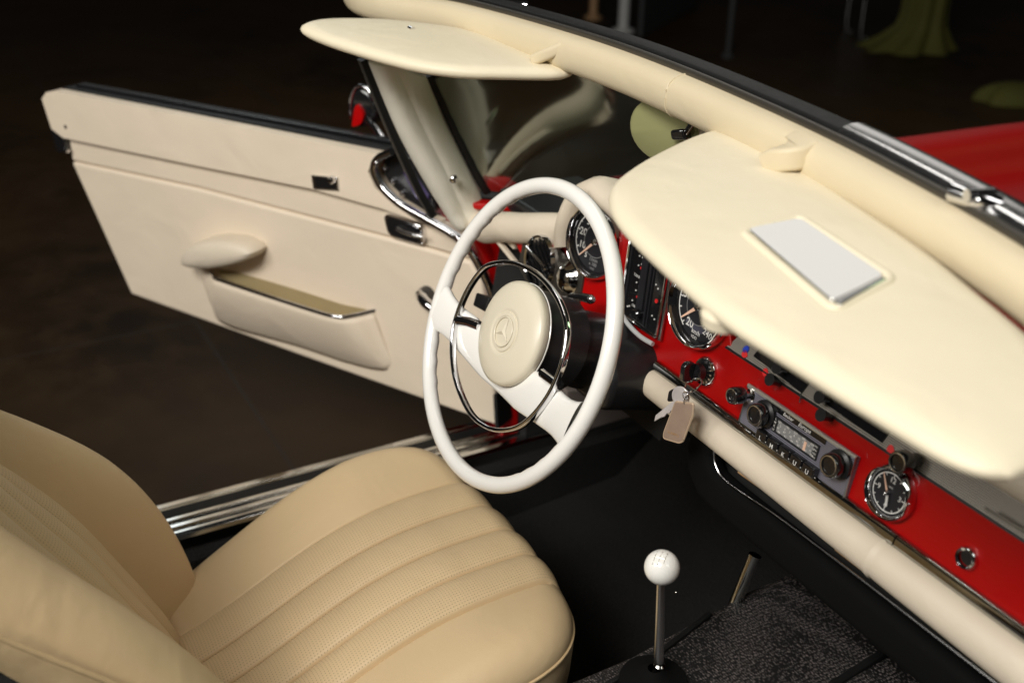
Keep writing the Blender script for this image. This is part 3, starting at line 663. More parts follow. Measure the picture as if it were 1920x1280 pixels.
# chrome strip along the lower dash edge, padded roll below
bm = NB(); sweep(bm, [DA.p(.078, -.058, .004), DA.p(.518, -.058, .004)], rrect(.016, .012, .005), DA.n); s1_ = obj('dash_chrome_strip', bm, 'chrome_d', car)
bm = NB(); sweep(bm, [DA.p(.520, -.058, .004), DA.p(1.05, -.058, .004)], rrect(.016, .012, .005), DA.n); obj('dash_chrome_strip', bm, 'chrome_d', car)
bm = NB()
rp = []; rs = []
for k, x in enumerate([.058, .061, .066, .074, .09, .12, .2, .3, .4, .48, .500, .505, .508, .511, .516, .53, .6, .8, 1.05]):
    r_ = .0200+.0062*min(1, max(0, (x-.1)/.8)); e_ = [.30, .62, .84, .96, 1, 1, 1, 1, 1, 1, 1.0, 1.04, 1.07, .96, 1, 1, 1, 1, 1][k]
    rp.append(DA.p(x, -.0607-1.12*r_, .008)); rs.append(r_*e_)
sweep(bm, rp, ring(1, 28, .85), DA.n, scale=lambda t: rs[min(len(rs)-1, round(t*(len(rp)-1)))]); roll = obj('padded_dash_roll', bm, 'pad_leather', car, smooth=80)
# black parcel tray under the roll, chrome bead, tan strip and pull rings
bm = NB()
tp = catmull([DA.p(.205, -.105, .0), DA.p(.206, -.125, .0), DA.p(.222, -.146, .0), DA.p(.26, -.155, .0), DA.p(.45, -.155, .0), DA.p(.75, -.155, 0), DA.p(1.05, -.155, 0)], 6)
sweep(bm, tp, rrect(.05, .03, .012), DA.n); tray = obj('parcel_tray', bm, 'matte', car, smooth=60)
bm = NB(); tube(bm, catmull([DA.at(x, y, .017) for x, y in ((1338, 838), (1342, 872), (1366, 905), (1450, 962), (1550, 1036), (1650, 1112), (1800, 1228), (1900, 1305))], 6), .0013, n=6); obj('tray_bead', bm, 'chrome_s', tray)
bm = NB(); tube(bm, [DA.at(1385, 884, .012), DA.at(1530, 988, .012)], .0018, n=8); obj('tan_strip', bm, 'tan', tray)
bm = NB(); tube(bm, [DA.at(1572, 1024, .006), DA.at(1632, 1070, .006)], .006, n=8); obj('tan_strip', bm, 'tan', tray)
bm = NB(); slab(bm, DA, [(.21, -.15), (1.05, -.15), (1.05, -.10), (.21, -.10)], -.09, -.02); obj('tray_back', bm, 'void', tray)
for x, y in ((1554, 1002), (1644, 1072), (1692, 1112)):
    a, b = DA.px(x, y, .012); bm = NB(); tube(bm, [DA.p(a+.0085*math.cos(t*math.pi/8), b+.0085*math.sin(t*math.pi/8), .012) for t in range(16)], .0010, closed=True, n=6); obj('pull_ring', bm, 'chrome', tray)
# heater strip
hz = Frame(DA.p(0, .022, .0), (1, 0, 0), V((0, math.sin(R_(38)), math.cos(R_(38)))), V((0, -math.cos(R_(38)), math.sin(R_(38)))))
bm = NB(); slab(bm, hz, [(.196, .0), (1.05, .0), (1.05, .045), (.212, .045)], -.01, .002); hp_ = obj('heater_panel', bm, 'mesh', car, smooth=0)
bm = NB(); sweep(bm, [hz.p(.196, .0, .002), hz.p(1.05, .0, .002)], rrect(.003, .003, .001), hz.n); obj('heater_panel_edge', bm, 'black', hp_)
bm = NB(); bar(bm, hz, *hz.px(1508, 705, .003), *hz.px(1499, 755, .003), .0012, .001, .0035); obj('panel_joint', bm, 'chrome_s', hp_)
for a, b in (((1415, 666), (1505, 735)), ((1545, 752), (1655, 828))):
    p0, p1 = hz.px(*a, .003), hz.px(*b, .003)
    bm = NB(); bar(bm, hz, p0[0], p0[1]+.006, p1[0], p1[1]+.006, .015, .0015, .004); obj('lever_slot', bm, 'gloss', hp_)
for x, y in ((1452, 712), (1465, 690), (1545, 745), (1548, 778)):
    a, b = hz.px(x, y, .012); bm = NB(); tube(bm, catmull([hz.p(a, b, .0), hz.p(a, b-.001, .012), hz.p(a, b-.003, .02)], 4), .007, n=12, scale=lambda t: .5+.6*t); obj('heater_lever', bm, 'black', hp_)
bm = NB(); a, b = hz.px(1399, 655, .0025)
slab(bm, hz, [pol(a, b, .0055 if k % 2 else .0038, k*22.5) for k in range(16)], .001, .0034); obj('cold_symbol', bm, 'bluemark', hp_, smooth=0)
bm = NB()
for x, y in ((1397, 664), (1436, 698), (1671, 843)):
    bm = NB(); a, b = hz.px(x, y, .0025); slab(bm, hz, roundpoly([(a-.005, b+.004), (a-.001, b+.005), (a+.006, b-.001), (a+.001, b-.006), (a-.005, b-.002)], .002), .001, .0034); obj('warm_symbol', bm, 'redmark', hp_, smooth=0)
def knob(name, fr, cx, cy, r, L, parent, neck=.6, chrome_collar=False, ringmat='chrome_s'):
    bm = NB(); lathe(bm, fr, cx, cy, [(r*neck, 0), (r*neck, L*.45), (r*.9, L*.5), (r, L*.58), (r, L*.9), (r*.92, L), (r*.78, L), (r*.7, L*.93), (0, L*.90)], 32)
    k = obj(name, bm, 'gloss', parent)
    bm = NB(); lathe(bm, fr, cx, cy, [(r*.86, L*.985), (r*.84, L*1.02), (r*.74, L*1.01), (r*.72, L*.97)], 32); obj('knob_ring', bm, ringmat, k)
    if chrome_collar:
        bm = NB(); lathe(bm, fr, cx, cy, [(r*1.15, 0), (r*1.15, .004), (r*.95, .007), (r*.8, .010), (r*.8, .018), (r*.6, .02)], 32); obj('knob_collar', bm, 'chrome', k)
    return k
lk = knob('heater_fan_knob', DA, *DA.px(1682, 867, .030), .0125, .030, car)
knob('cigarette_lighter', DA, *DA.px(1371, 742, .034), .0110, .034, car, .6, True)
bm = NB(); lathe(bm, DA, *DA.px(1815, 1045, 0), [(.0125, 0), (.0125, .004), (.0105, .0065), (.008, .005), (.0078, .003)], 32); gl = obj('glovebox_lock', bm, 'chrome', car)
bm = NB(); lathe(bm, DA, *DA.px(1815, 1045, .003), [(.0082, .0), (.0082, .0035), (0, .0035)], 24); obj('lock_barrel', bm, 'black', gl)
# ignition lock
ig = (.1715, -.0225)
bm = NB(); lathe(bm, DA, *ig, [(.020, 0), (.020, .004), (.0175, .007), (.0165, .004)], 40); il = obj('ignition_lock', bm, 'chrome', car)
bm = NB(); lathe(bm, DA, *ig, [(.0165, 0), (.0165, .005), (.012, .006), (.0115, .020), (0, .022)], 32); obj('lock_cylinder', bm, 'gloss', il)
bm = NB()
for k in range(5): bar(bm, DA, *pol(*ig, .0128, 30-25*k), *pol(*ig, .0155, 30-25*k), .0014, .005, .0062)
obj('lock_marks', bm, 'fobm', il, smooth=0)
# radio
rx, rz = .3470, -.0275
W2, H2 = .0920, .0265
bm = NB(); slab(bm, DA, [(rx-W2, rz-H2), (rx+W2, rz-H2), (rx+W2, rz+H2), (rx-W2, rz+H2)], .0, .006); rad = obj('car_radio', bm, 'radiof', car, smooth=0)
bm = NB(); tube(bm, [DA.p(rx+a*W2, rz+b*H2, .0065) for a, b in ((-1, -1), (1, -1), (1, 1), (-1, 1))], .0024, closed=True, n=8); obj('radio_frame', bm, 'frame', rad)
bm = NB(); slab(bm, DA, [(rx-.048, rz+.018), (rx+.046, rz+.018), (rx+.046, rz+.0255), (rx-.048, rz+.0255)], .006, .0075); obj('radio_name_bar', bm, 'gloss', rad)
bm = NB(); text(bm, 'Becker', DA, rx-.016, rz+.0218, .0062, .0085, italic=.3); text(bm, 'Europa', DA, rx+.012, rz+.0218, .0072, .0085, italic=.4); obj('radio_name', bm, 'print', rad, smooth=0)
bm = NB(); slab(bm, DA, [(rx-.036, rz-.006), (rx+.040, rz-.006), (rx+.040, rz+.0135), (rx-.036, rz+.0135)], .006, .0078); rd = obj('radio_dial_window', bm, 'dial', rad, smooth=0)
bm = NB(); slab(bm, DA, [(rx-.028, rz-.0035), (rx+.032, rz-.0035), (rx+.032, rz+.0105), (rx-.028, rz+.0105)], .007, .0084); obj('dial_backlight', bm, M and 'print2', rad, smooth=0)
bm = NB()
for j, row in enumerate(('150 180 220 260 300', '5 6 7 8 10 12 14 16', '49 47 45 42 40 m', '88 91 94 97 100 104')):
    for k, s in enumerate(row.split()): text(bm, s, DA, rx-.026+.056*k/max(1, len(row.split())-1)+(j % 2)*.003, rz+.0098-.0040*j, .0040, .0088)
for j, s in enumerate('LMKU'): text(bm, s, DA, rx-.0325, rz+.0105-.0045*j, .0042, .0088); text(bm, 'kHz' if j < 3 else 'MHz', DA, rx+.0362, rz+.0105-.0045*j, .0032, .0088)
obj('dial_scale', bm, 'print', rad, smooth=0)
bm = NB(); slab(bm, DA, [(rx+.018, rz-.003), (rx+.022, rz-.003), (rx+.022, rz+.008), (rx+.018, rz+.008)], .0075, .0090); obj('dial_pointer', bm, 'orange', rad, smooth=0)
bm = NB()
for k in range(5):
    c = rx-.046+.0205*k+.004
    slab(bm, DA, roundpoly([(c-.0095, rz-.0235), (c+.0095, rz-.0235), (c+.0095, rz-.011), (c-.0095, rz-.011)], .002), .006, .016)
    b_ = obj('preset_button', bm, 'gloss', rad, bevel=.0015); bm = NB()
bm.free(); bm = NB()
for k, s in enumerate('LMKUU'): text(bm, s, DA, rx-.042+.0205*k, rz-.0195, .0078, .0166)
for k in range(4): lathe(bm, DA, rx-.042+.0205*k+.0103, rz-.0195, [(.0006, .016), (.0006, .0167), (0, .0167)], 6)
obj('button_letters', bm, 'print', rad, smooth=0)
for X_, Y_ in ((1414, 778), (1553, 873)):
    a, b = DA.px(X_, Y_, .026)
    knob('radio_knob', DA, a, b, .0142, .026, rad, .85)
    bm = NB(); lathe(bm, DA, a, b, [(.0172, .005), (.0172, .011), (.013, .013)], 32); obj('knob_skirt', bm, 'black', rad)

# --- cream dash pad, gauge hood
bm = NB()
pth = [DA.p(-.50, -.045, -.010), DA.p(-.44, -.038, .0), DA.p(-.38, -.015, .004), DA.p(-.33, .000, .0), DA.p(-.27, .020, -.008), DA.p(-.225, .034, -.020)]
sweep(bm, catmull(pth, 6), ring(.0255, 20), V((0, 0, 1)), scale=lambda t: 1.0 if t > .08 else .75+3*t); pad = obj('dash_pad', bm, 'pad_leather', car, smooth=80)
bm = NB()
rows = []
for d, k in ((.006, .93), (.016, .97), (.024, 1.06), (.025, 1.18), (.018, 1.32), (-.002, 1.44), (-.04, 1.50), (-.09, 1.46), (-.15, 1.25)):
    L = []
    for i in range(33):
        a = 200-220*i/32; t = R_(a)
        x = (.1248*(1 if math.cos(t) > 0 else -1) + .066*math.cos(t)*k) if abs(math.cos(t)) > .02 else 0
        L.append((x, .0465+.066*math.sin(t)*k))
    L2 = [(-.2, -.005)]
    out_ = []
    for i in range(37):
        s = i/36
        if s < .36: a = R_(205-(115)*s/.36); q = (-.1180+.068*k*math.cos(a), .0500+.068*k*math.sin(a))
        elif s > .64: a = R_(90-80*(s-.64)/.36); q = (.1248+.068*k*math.cos(a), .0465+.068*k*math.sin(a))
        else: q = (-.1248+.2496*(s-.36)/.28, .0465+.068*k-.018*math.sin(math.pi*(s-.36)/.28))
        out_.append(q)
    rows.append([DA.p(a, b-.25*max(0, -d), d) for a, b in out_])
inner = [[DA.p(a*1, b, .0) for a, b in [(p[0]*.995, p[1]-.001) for p in out_]]]
base0 = []
for i in range(37):
    s = i/36; k = .90
    if s < .36: a = R_(205-(115)*s/.36); q = (-.1180+.068*k*math.cos(a), .0500+.068*k*math.sin(a))
    elif s > .64: a = R_(90-80*(s-.64)/.36); q = (.1248+.068*k*math.cos(a), .0465+.068*k*math.sin(a))
    else: q = (-.1248+.2496*(s-.36)/.28, .0465+.068*k-.018*math.sin(math.pi*(s-.36)/.28))
    base0.append(DA.p(q[0], q[1], .0))
loft(bm, [base0]+rows); obj('gauge_hood', bm, 'pad_leather', car, smooth=80)
bm = NB(); sweep(bm, catmull([hz.p(.19, .045, -.01), hz.p(.22, .060, -.005), hz.p(.5, .064, -.005), hz.p(1.05, .064, -.005)], 8), rrect(.07, .05, .018), hz.n); o = obj('dash_pad', bm, 'pad_leather', car, smooth=70)
bm = NB(); bar(bm, hz, *hz.px(1848, 952, .02), *hz.px(1925, 1000, .02), .004, .019, .022); obj('demister_slot', bm, 'plate', o)
bm = NB(); sweep(bm, [DA.p(x, .02, -.12) for x in (-.48, -.2, .2, .6, 1.1)], rrect(.17, .03, .01), V((0, 0, 1))); obj('dash_top', bm, 'black', car, smooth=60)

# ================================================================== STEERING
Rw, rw = .2010, .0108
bm = NB(); n = 120; sec0 = ring(1, 16); rings = []
for i in range(n):
    a = 2*math.pi*i/n; c, s = math.cos(a), math.sin(a)
    side = max(0, abs(c)-.35)/.65 if s > -.75 else 0
    grip = .0011*math.sin(a*42)*min(1, side*1.5)*(1 if abs(a-math.pi) < 1.0 or a < .95 or a > 5.3 else 0)
    er, ed = rw*(1.02), rw*1.0
    rr = []
    for (x, y) in sec0:
        k = 1 + (grip/rw if x < -.2 and y < .5 else 0)
        rr.append(WH.p((Rw+er*x*k)*c, (Rw+er*x*k)*s, ed*y*k))
    rings.append(rr)
loft(bm, rings, True, wrap=True); sw = obj('steering_wheel', bm, 'ivory', car, smooth=80)
# spoke bar: one broad moulded yoke reaching both sides of the rim
bm = NB(); top_e = []; bot_e = []
for k in range(25):
    x = -.188+.376*k/24; fl = max(0, (abs(x)-.140)/.05)
    tp_ = -.021+.014*fl**2 - (.004 if abs(x) < .1 else 0); bt_ = (-.088 + .40*max(0, abs(x)-.05)**1.0*.38) - .010*fl**2
    top_e.append((x, tp_)); bot_e.append((x, bt_))
rows = []
for (x, a), (x2, b) in zip(top_e, bot_e):
    dd = -.020+.022*(abs(x)/.19)**1.6
    mid = (a+b)/2; h = (a-b)/2
    rows.append([WH.p(x, mid+h*math.cos(t)*1.0 if True else 0, dd+.009*math.copysign(abs(math.sin(t))**.6, math.sin(t))) for t in [2*math.pi*j/20 for j in range(20)]])
loft(bm, rows, True); obj('spoke_bar', bm, 'ivory', sw, smooth=60)
hc = (-.008, -.003)
bm = NB(); lathe(bm, WH, *hc, [(.067, -.016), (.0705, -.012), (.0718, -.005), (.0710, .0), (.066, .0035), (.05, .0068), (.034, .0085), (.030, .0088), (.0285, .0076), (.0275, .0076), (.0265, .0095), (.022, .0100), (.0215, .0088), (.001, .0092)], 72); hub = obj('hub_pad', bm, 'pad', sw, smooth=50)
bm = NB(); lathe(bm, WH, *hc, [(.0712, -.0150), (.0717, -.0136), (.0709, -.0128)], 72); obj('hub_edge', bm, 'white', sw)
bm = NB()
for k in range(3):
    a = R_(90+120*k); tip = (hc[0]+.0185*math.cos(a), hc[1]+.0185*math.sin(a))
    for s in (-1, 1):
        b = a+s*R_(60); in_ = (hc[0]+.0040*math.cos(b), hc[1]+.0040*math.sin(b))
        v = [bm.verts.new(WH.p(hc[0], hc[1], .0128)), bm.verts.new(WH.p(*tip, .0098)), bm.verts.new(WH.p(*in_, .0096))]; bm.faces.new(v)
obj('star_emblem', bm, 'pad', sw, smooth=0)
bm = NB(); tube(bm, [WH.p(hc[0]+.0200*math.cos(R_(t*7.5)), hc[1]+.0200*math.sin(R_(t*7.5)), .0100) for t in range(48)], .0012, closed=True, n=8); obj('emblem_ring', bm, 'pad', sw)
# chrome horn ring, flattened along the top
hr = [WH.px(x, y, .004) for x, y in ((905, 498), (876, 545), (856, 600), (850, 650), (857, 710), (880, 770), (910, 800), (945, 808), (985, 793), (1025, 745), (1055, 690), (1071, 630), (1068, 590), (1045, 548), (1010, 515), (970, 494), (935, 489))]
hx_ = (min(a for a, b in hr)+max(a for a, b in hr))/2; hy_ = (min(b for a, b in hr)+max(b for a, b in hr))/2
ha_ = (max(a for a, b in hr)-min(a for a, b in hr))/2; hb_ = (max(b for a, b in hr)-min(b for a, b in hr))/2
hr2 = []
for a, b in hr:
    t = math.hypot((a-hx_)/ha_, (b-hy_)/hb_); k = lerp(1, 1/t, .45); hr2.append((hx_+(a-hx_)*k, hy_+(b-hy_)*k))
hr = hr2
bm = NB(); sweep(bm, catmull([WH.p(a, b, .004) for a, b in hr], 6, True), rrect(.0062, .0100, .0028), WH.n, closed=True); obj('horn_ring', bm, 'chrome', sw, smooth=50)
bm = NB(); tube(bm, [WH.at(858, 600, .002), WH.at(880, 604, -.004), WH.at(900, 612, -.010)], .0075, n=12); obj('horn_ring_bracket', bm, 'chrome', sw); bm = NB(); tube(bm, [WH.at(1048, 722, .0), WH.at(1018, 700, -.006)], .0068, n=12)
obj('horn_ring_bracket', bm, 'chrome', sw)
# column behind the hub
bm = NB(); lathe(bm, WH, *hc, [(.064, -.022), (.066, -.035), (.066, -.085), (.058, -.09)], 48); col_ = obj('steering_column', bm, 'black', car)
bm = NB(); lathe(bm, WH, *hc, [(.052, -.09), (.055, -.12), (.058, -.20), (.062, -.30)], 40); obj('column_shroud', bm, 'black', col_)
bm = NB(); slab(bm, DA, roundpoly([(-.10, -.135), (.080, -.135), (.094, -.082), (.066, -.036), (-.05, -.03), (-.11, -.07)], .02), -.03, .075, taper=.12); obj('column_cowl', bm, 'black', col_, bevel=.01)
bm = NB(); tube(bm, [DA.at(1070, 556, .05), DA.at(1090, 556, .05), DA.at(1108, 561, .05)], .0065, n=10, scale=lambda t: .8+.3*t); o = obj('indicator_stalk', bm, 'gloss', col_)
bm = NB(); q = DA.at(1109, 561, .05); bmesh.ops.create_uvsphere(bm, u_segments=14, v_segments=8, radius=.0065, matrix=Matrix.Translation(q)); obj('stalk_tip', bm, 'chrome_s', o)
bm = NB(); slab(bm, WH, roundpoly([WH.px(x, y, -.06) for x, y in ((893, 548), (918, 558), (908, 584), (886, 572))], .003), -.09, -.06); obj('column_switch', bm, 'black', col_, bevel=.003)

# ================================================================== SEAT
seams = [-.158, -.085, -.018, .048, .112]
prof = [(-.62, -.50), (-.46, -.462), (-.40, -.44), (-.32, -.40), (-.25, -.365), (-.18, -.342), (-.10, -.330), (.0, -.330), (.1, -.335)]
def pleat(x, S, amp):
    if x <= S[0] or x >= S[-1]: return 0
    for a, b in zip(S, S[1:]):
        if a <= x <= b:
            t = (x-a)/(b-a); return amp*math.sin(math.pi*t)**.55
    return 0
def cushion_pos(a, b):
    p = 5.0; ext = max(0, 1-abs(a)**p)**(1/p); rr = min(1, (abs(a)**p+abs(b*ext)**p)**(1/p))
    x = -.034+.270*a; y = -.235+.257*b*ext
    y += .006-x**2*.28
    z = smooth_tab(prof, y, .06) + pleat(x, seams, .0115)
    if x < seams[0]: t = (seams[0]-x)/.12; z += .030*math.sin(math.pi*min(1, t*.62))*min(1, max(.25, (y+.5)/.35))-.004*t*t
    if x > seams[-1]: t = (x-seams[-1])/.12; z += .006*math.sin(math.pi*min(1, t*.8))-.006*t*t
    e = max(0, (rr-.84)/.16); z -= .040*(1-math.sqrt(max(0, 1-e*e)))
    g = min((abs(x-s_) for s_ in seams)); z -= .0045*math.exp(-(g/.0022)**2)*(1 if rr < .93 else .4)
    return V((x, y, z))
bm = NB()
av_ = set(round(math.sin(-math.pi/2+math.pi*i/150), 5) for i in range(151))
for s_ in seams:
    a0 = (s_+.034)/.270
    av_ = set(q for q in av_ if abs(q-a0) > .026) | set(round(a0+k*.0036, 5) for k in range(-7, 8))
av_ = sorted(av_); bv_ = [math.sin(-math.pi/2+math.pi*j/90) for j in range(91)]
rows = [[cushion_pos(a, b) for a in av_] for b in bv_]
vr = loft(bm, rows)
per = list(vr[0])+list(vr[-1][::-1])
prev = per
for dz, s_ in ((.02, 1.004), (.06, .995), (.14, .96)):
    nw = [bm.verts.new(V((-.034+(q.co.x+.034)*s_, -.235+(q.co.y+.235)*s_, q.co.z-dz))) for q in per]
    for i in range(len(per)): bm.faces.new((prev[i], prev[(i+1) % len(per)], nw[(i+1) % len(per)], nw[i]))
    prev = nw
bmesh.ops.remove_doubles(bm, verts=bm.verts, dist=1e-5)
seat = obj('driver_seat_cushion', bm, 'perf', car, smooth=80)
bm = NB(); pp = []
for i in range(160):
    t = 2*math.pi*i/160; a, b = math.cos(t), math.sin(t); a = math.copysign(abs(a)**.4, a); q = cushion_pos(a, 1 if b >= 0 else -1) if abs(a) < .9999 else cushion_pos(math.copysign(.9999, a), 0); pp.append(q+V((0, 0, -.001)))
tube(bm, pp, .0028, closed=True, n=8); obj('seat_piping', bm, 'seat', seat)
bm = NB()
# backrest
bseams = [-.188, -.122, -.056, .010, .076, .142]
ctr_t = [(-.56, -.455), (-.46, -.468), (-.40, -.490), (-.30, -.535), (-.20, -.578), (-.12, -.626), (0, -.69), (.15, -.75), (.3, -.78)]
bol_t = [(-.56, -.392), (-.46, -.400), (-.40, -.408), (-.30, -.435), (-.20, -.482), (-.10, -.550), (0, -.632), (.1, -.70), (.3, -.73)]
def back_pos(a, z):
    xw = .285 if z < -.2 else .285-.14*max(0, z+.2)
    x = -.02+xw*a; yc = smooth_tab(ctr_t, z, .05); yb = smooth_tab(bol_t, z, .05)
    ax = abs(a)
    if ax < .60: y = yc + pleat(x, bseams, .017)*min(1, max(.25, (.30-z)/.25))
    else:
        t = (ax-.60)/.40
        y = yc + (yb-yc)*math.sin(min(1, t/.55)*math.pi/2)**1.2
        if t > .55: e = (t-.55)/.45; y = yb-.055*(1-math.sqrt(max(0, 1-e*e)))
    q = min(z, .15)+.19; y -= .55*(math.sqrt(q*q+.006)+q)/2*max(0, -a)**1.5
    return V((x, y, z))
bm = NB(); rows = []; zs = [-.56+.86*j/80 for j in range(81)]; As = [-1+2*i/120 for i in range(121)]
rows = [[back_pos(a, z) for a in As] for z in zs]
rb = [[V((r[0].x+.01, r[0].y-.06, r[0].z-.01))]+r+[V((r[-1].x-.01, r[-1].y-.06, r[-1].z-.01))] for r in rows]
def fmb(i, j):
    if j < 1 or j > 120: return 0
    return 1 if bseams[0]+.0 < rows[i][j-1].x < .142 else 0
for k_, (dy, dz) in enumerate(((-.012, .022), (-.04, .038), (-.08, .042), (-.12, .03))):
    rb.append([V((lerp(q.x, -.02, .03*(k_+1)), smooth_tab(ctr_t, .3)+dy+(q.y-smooth_tab(ctr_t, .3))*(1-.22*(k_+1)), .3+dz)) for q in rb[80]])
loft(bm, rb); back = obj('driver_seat_backrest', bm, 'perfz', car, smooth=80)
md = back.modifiers.new('s', 'SOLIDIFY'); md.thickness = .012; md.offset = -1
bm = NB(); tube(bm, catmull([PX(x, y, .272)+V((0, 0, 0)) for x, y in ((-60, 1170), (0, 1195), (105, 1238), (210, 1280), (320, 1330))], 6), .003, n=8); obj('backrest_piping', bm, 'seat', back)

# ================================================================== TUNNEL, GEAR LEVER
bm = NB(); rows = []
for y, z in ((-.9, -.315), (-.3, -.305), (.0, -.303), (.2, -.300), (.35, -.31), (.55, -.36), (.8, -.40)):
    lx = lerp(.325, .275, min(1, max(0, (y+.05)/.36)))
    rows.append([V((lx-.10, y, -.66)), V((lx-.05, y, z-.12)), V((lx-.014, y, z-.018)), V((lx, y, z)), V((lx+.02, y, z+.004)), V((lx+.2, y, z+.008)), V((lx+.35, y, z)), V((lx+.40, y, z-.03)), V((lx+.5, y, -.66))])
loft(bm, rows, mat=lambda i, j: 1 if j < 2 else 0); tun = obj('transmission_tunnel_mat', bm, ['mat', 'carpet'], car, smooth=50)
bm = NB(); tube(bm, [PZ(x, y, -.296) for x, y in ((1110, 1300), (1230, 1228), (1330, 1150))], .004, n=8); obj('mat_edge_piping', bm, 'rubber', tun)
bm = NB(); tube(bm, [PZ(x, y, -.293) for x, y in ((1560, 1285), (1700, 1195))], .006, n=8); obj('mat_joint_strip', bm, 'rubber', tun)
base = PZ(1234, 1272, -.294); ball = V((.3521, .0039, -.1427))
bm = NB(); tube(bm, [base, base.lerp(ball, .5)+V((0, 0, 0)), ball-V((0, 0, .012))], .0052, n=14, scale=lambda t: 1.25-.35*t); gv = obj('gear_lever', bm, 'chrome_s', car)
bm = NB(); bmesh.ops.create_uvsphere(bm, u_segments=40, v_segments=24, radius=.0205, matrix=Matrix.Translation(ball)); obj('gear_knob', bm, 'white', gv)
bm = NB(); nn = V((.18, -.35, .9)).normalized(); uu = V((.8, .6, 0)); uu = (uu-nn*uu.dot(nn)).normalized()
kf = Frame(ball, uu, nn.cross(uu), nn)
def onball(a, b): return math.sqrt(max(0, .0207**2-a*a-b*b))
for x in (-.006, 0, .006): tube(bm, [kf.p(x, y, onball(x, y)) for y in (-.005, -.002, .002, .005)], .0004, n=5)
tube(bm, [kf.p(x, 0, onball(x, 0)) for x in (-.006, -.002, .002, .006)], .0004, n=5)
for s, a, b in (('1', -.006, .0078), ('3', 0, .0078), ('R', .006, .0078), ('2', -.006, -.0078), ('4', 0, -.0078)): text(bm, s, kf, a, b, .004, onball(a, b)+.0001)
obj('shift_pattern', bm, 'frame', gv, smooth=0)
bm = NB(); fb = Frame(base, (1, 0, 0), (0, 1, 0), (0, 0, 1)); lathe(bm, fb, 0, -.007, [(.046, -.014), (.043, -.006), (.04, .004), (.022, .008), (.013, .016), (.008, .020)], 40); obj('gear_lever_boot', bm, 'matte', gv)
bm = NB(); lathe(bm, fb, 0, 0, [(.007, .018), (.007, .022), (.005, .024)], 20); obj('lever_collar', bm, 'chrome_d', gv)
bm = NB(); tube(bm, [PX(1372, 1130, .295)+V((0, 0, -.02)), PX(1416, 1040, .295)], .0085, n=18); o = obj('handbrake_lever', bm, 'chrome_d', car)
bm = NB(); q = PX(1268, 1110, .25); bmesh.ops.create_uvsphere(bm, u_segments=10, v_segments=6, radius=.0022, matrix=Matrix.Translation(q)); obj('floor_stud', bm, 'chrome_s', tun)

# ================================================================== KEYS hanging in the ignition
kr = thing('key_ring', 'steel keys and brown leather fob hanging from the ignition lock on the red dashboard', 'keys', DA.p(.165, -.03, .03))
kp = DA.p(ig[0], ig[1], .020)
kfz = Frame(kp, V((.35, -.1, -.95)), V((.3, -.9, .15)), V((.93, .2, .3)))
kh = Frame(DA.p(ig[0]-.004, ig[1]-.001, .024), (0, 0, 1), DA.n, (1, 0, 0))
bm = NB(); slab(bm, kh, roundpoly([(-.015, -.004), (.015, -.004), (.015, .008), (.009, .014), (-.012, .014)], .004), -.004, .004); obj('ignition_key_head', bm, 'gloss', kr, bevel=.0012)
RC = DA.p(ig[0]-.019, ig[1]-.020, .036)
c0 = DA.at(1299, 722, .050)
bm = NB(); ux, vx = V((.93, .1, .35)).normalized(), V((.25, -.75, -.35)).normalized()
r2 = .0125
tube(bm, [c0+ux*r2*math.cos(t*math.pi/16)+vx*r2*math.sin(t*math.pi/16) for t in range(32)], .0010, closed=True, n=8); obj('split_ring', bm, 'chrome', kr)
kf2 = Frame(DA.at(1278, 738, .064), V((1, .25, 0)), V((0, .2, 1)), V((.1, -1, .15)))
def kl(L, d=0): return [kf2.px(x, y, d) for x, y in L]
bm = NB(); bow = []
bx, by = kf2.px(1276, 742, .0)
for i in range(24): bow.append((bx+.0125*math.cos(2*math.pi*i/24), by+.0125*math.sin(2*math.pi*i/24)))
slab(bm, kf2, bow, -.001, .001); k1 = obj('door_key', bm, 'steel', kr, bevel=.0006, seg=2)
bm = NB(); slab(bm, kf2, [kf2.px(x, y) for x, y in ((1264, 752), (1273, 758), (1262, 770), (1260, 774), (1256, 774), (1252, 780), (1247, 781), (1236, 788), (1238, 776))], -.0011, .0009); obj('key_blade', bm, 'steel', k1, bevel=.0004, seg=1)
bm = NB(); lathe(bm, kf2, bx-.001, by-.001, [(.0085, .001), (.0088, .0016), (.0080, .0016)], 24); obj('key_bow_rim', bm, 'steel', k1)
bm = NB(); slab(bm, kf2, roundpoly(kl([(1258, 731), (1266, 726), (1264, 752), (1256, 750)], -.004), .003), -.006, -.003); obj('spare_key_head', bm, 'gloss', kr)
bm = NB(); tube(bm, [kf2.p(*kf2.px(1288, 742), 0)+V((.0055*math.cos(t*math.pi/8), -.003, .0055*math.sin(t*math.pi/8))) for t in range(16)], .0009, closed=True, n=8); tube(bm, [kf2.p(*kf2.px(1288, 742), .0)+V((.001, .004*math.cos(t*math.pi/8)-.002, -.006+.006*math.sin(t*math.pi/8))) for t in range(16)], .0009, closed=True, n=8); obj('chain_link', bm, 'chrome', kr)
fo = [(1268, 753), (1297, 759), (1296, 782), (1282, 831), (1276, 833), (1251, 822), (1251, 812)]
bm = NB(); slab(bm, kf2, roundpoly(kl(fo, .002), .003), -.002, .003); fb_ = obj('leather_fob', bm, 'fob', kr, bevel=.0012)
fi = roundpoly(kl([(1268, 753), (1297, 759), (1296, 782), (1282, 831), (1276, 833), (1251, 822), (1251, 812)], .003), .003)
bm = NB(); tube(bm, [kf2.p(a, b, .0018) for a, b in fi], .0014, closed=True, n=8); obj('fob_edge', bm, 'fobm', fb_)
bm = NB(); text(bm, 'SLAMPO', kf2, *kf2.px(1267, 815, .0032), .0048, .0034, rot=R_(4)); obj('fob_stamp', bm, 'tan', fb_, smooth=0)

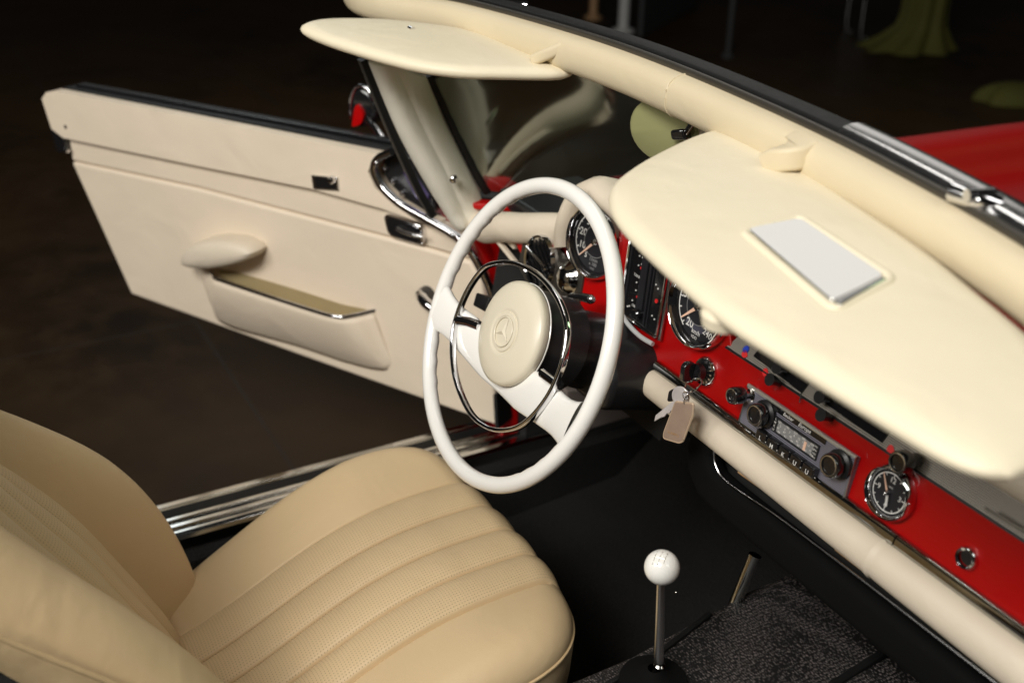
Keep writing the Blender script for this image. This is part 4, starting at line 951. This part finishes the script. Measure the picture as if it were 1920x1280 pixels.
# ================================================================== BACKGROUND
# olive cloth hanging to the floor
bm = NB(); bc = PZ(1722, 92, GZ); rows = []
side = V((RT.x, RT.y, 0)).normalized(); back_ = V((side.y*-1, side.x, 0))
for k in range(22):
    t = k/21; z = GZ + 1.5*(1-t); L = []
    wd = .125 if t < .88 else .125+.15*((t-.88)/.12)**1.6
    for i in range(64):
        a = 2*math.pi*i/64; rr = 1+.16*math.sin(a*7+t*1.5)+.06*math.sin(a*13+3*t)
        L.append(bc+side*(math.cos(a)*wd*rr-(wd-.125)*.5)+back_*(math.sin(a)*wd*.7*rr)+V((0, 0, z-GZ+ .0)))
    rows.append(L)
loft(bm, rows, True); o = obj('draped_cloth', bm, 'cloth', smooth=80)
o['label'] = 'tall olive green cloth hanging in folds down to the dark floor'; o['category'] = 'cloth'
# low olive cloth pile at the right edge
bm = NB(); bc = PZ(1900, 190, GZ); rows = []
for k in range(8):
    t = k/7; rr_ = .16*math.cos(t*math.pi/2*.98)
    rows.append([bc+side*(math.cos(a)*rr_*1.2*(1+.15*math.sin(5*a)))+back_*(math.sin(a)*rr_*.8)+V((0, 0, .10*math.sin(t*math.pi/2))) for a in [2*math.pi*i/32 for i in range(32)]])
loft(bm, rows, True); o = obj('cloth_heap', bm, 'cloth', smooth=80)
o['label'] = 'low heap of olive cloth on the floor at the right edge beyond the red bonnet'; o['category'] = 'cloth'
# slim metal stand with two legs
st = thing('metal_stand', 'slim silver stand whose two thin legs reach the floor beside the olive cloth', 'stand', PZ(1598, 68, GZ))
for a, b in (((1585, 60), (-.02, 0)), ((1612, 72), (.0, 0))):
    bm = NB(); p = PZ(*a, GZ); tp2 = p+V((0, 0, 1.4))-side*.05
    tube(bm, catmull([p+side*.05, p+V((0, 0, .06)), p+V((0, 0, .7)), tp2], 5), .011, n=10); obj('leg', bm, 'chrome_s', st)
# thin poles
for (x, y), r, mt, lb in (((1364, 108), .018, 'board', 'thin dark grey pole standing left of the silver stand'), ((1168, 60), .035, 'cable', 'pale grey post behind the black header seal, right of the orange post'), ((1112, 35), .028, 'tan', 'orange brown post near the top edge left of the pale grey post')):
    bm = NB(); p = PZ(x, y, GZ)
    lathe(bm, Frame(p, (1, 0, 0), (0, 1, 0), (0, 0, 1)), 0, 0, [(r*2.2, 0), (r*2.2, .012), (r, .03), (r, 1.5), (0, 1.5)], 20); o = obj('post', bm, mt); o['label'] = lb; o['category'] = 'post'; o['group'] = 'posts standing in the dark background'
# grey display board
bm = NB(); p = PZ(1195, 70, GZ); q = PZ(1320, 0, GZ); d = (q-p).normalized()
bf = Frame(p, d, (0, 0, 1), d.cross(V((0, 0, 1)))); slab(bm, bf, [(0, 0), (1.2, 0), (1.2, 1.5), (0, 1.5)], 0, .03); o = obj('display_board', bm, 'board', bevel=.004)
o['label'] = 'dark grey upright board standing on the floor behind the windscreen header'; o['category'] = 'board'
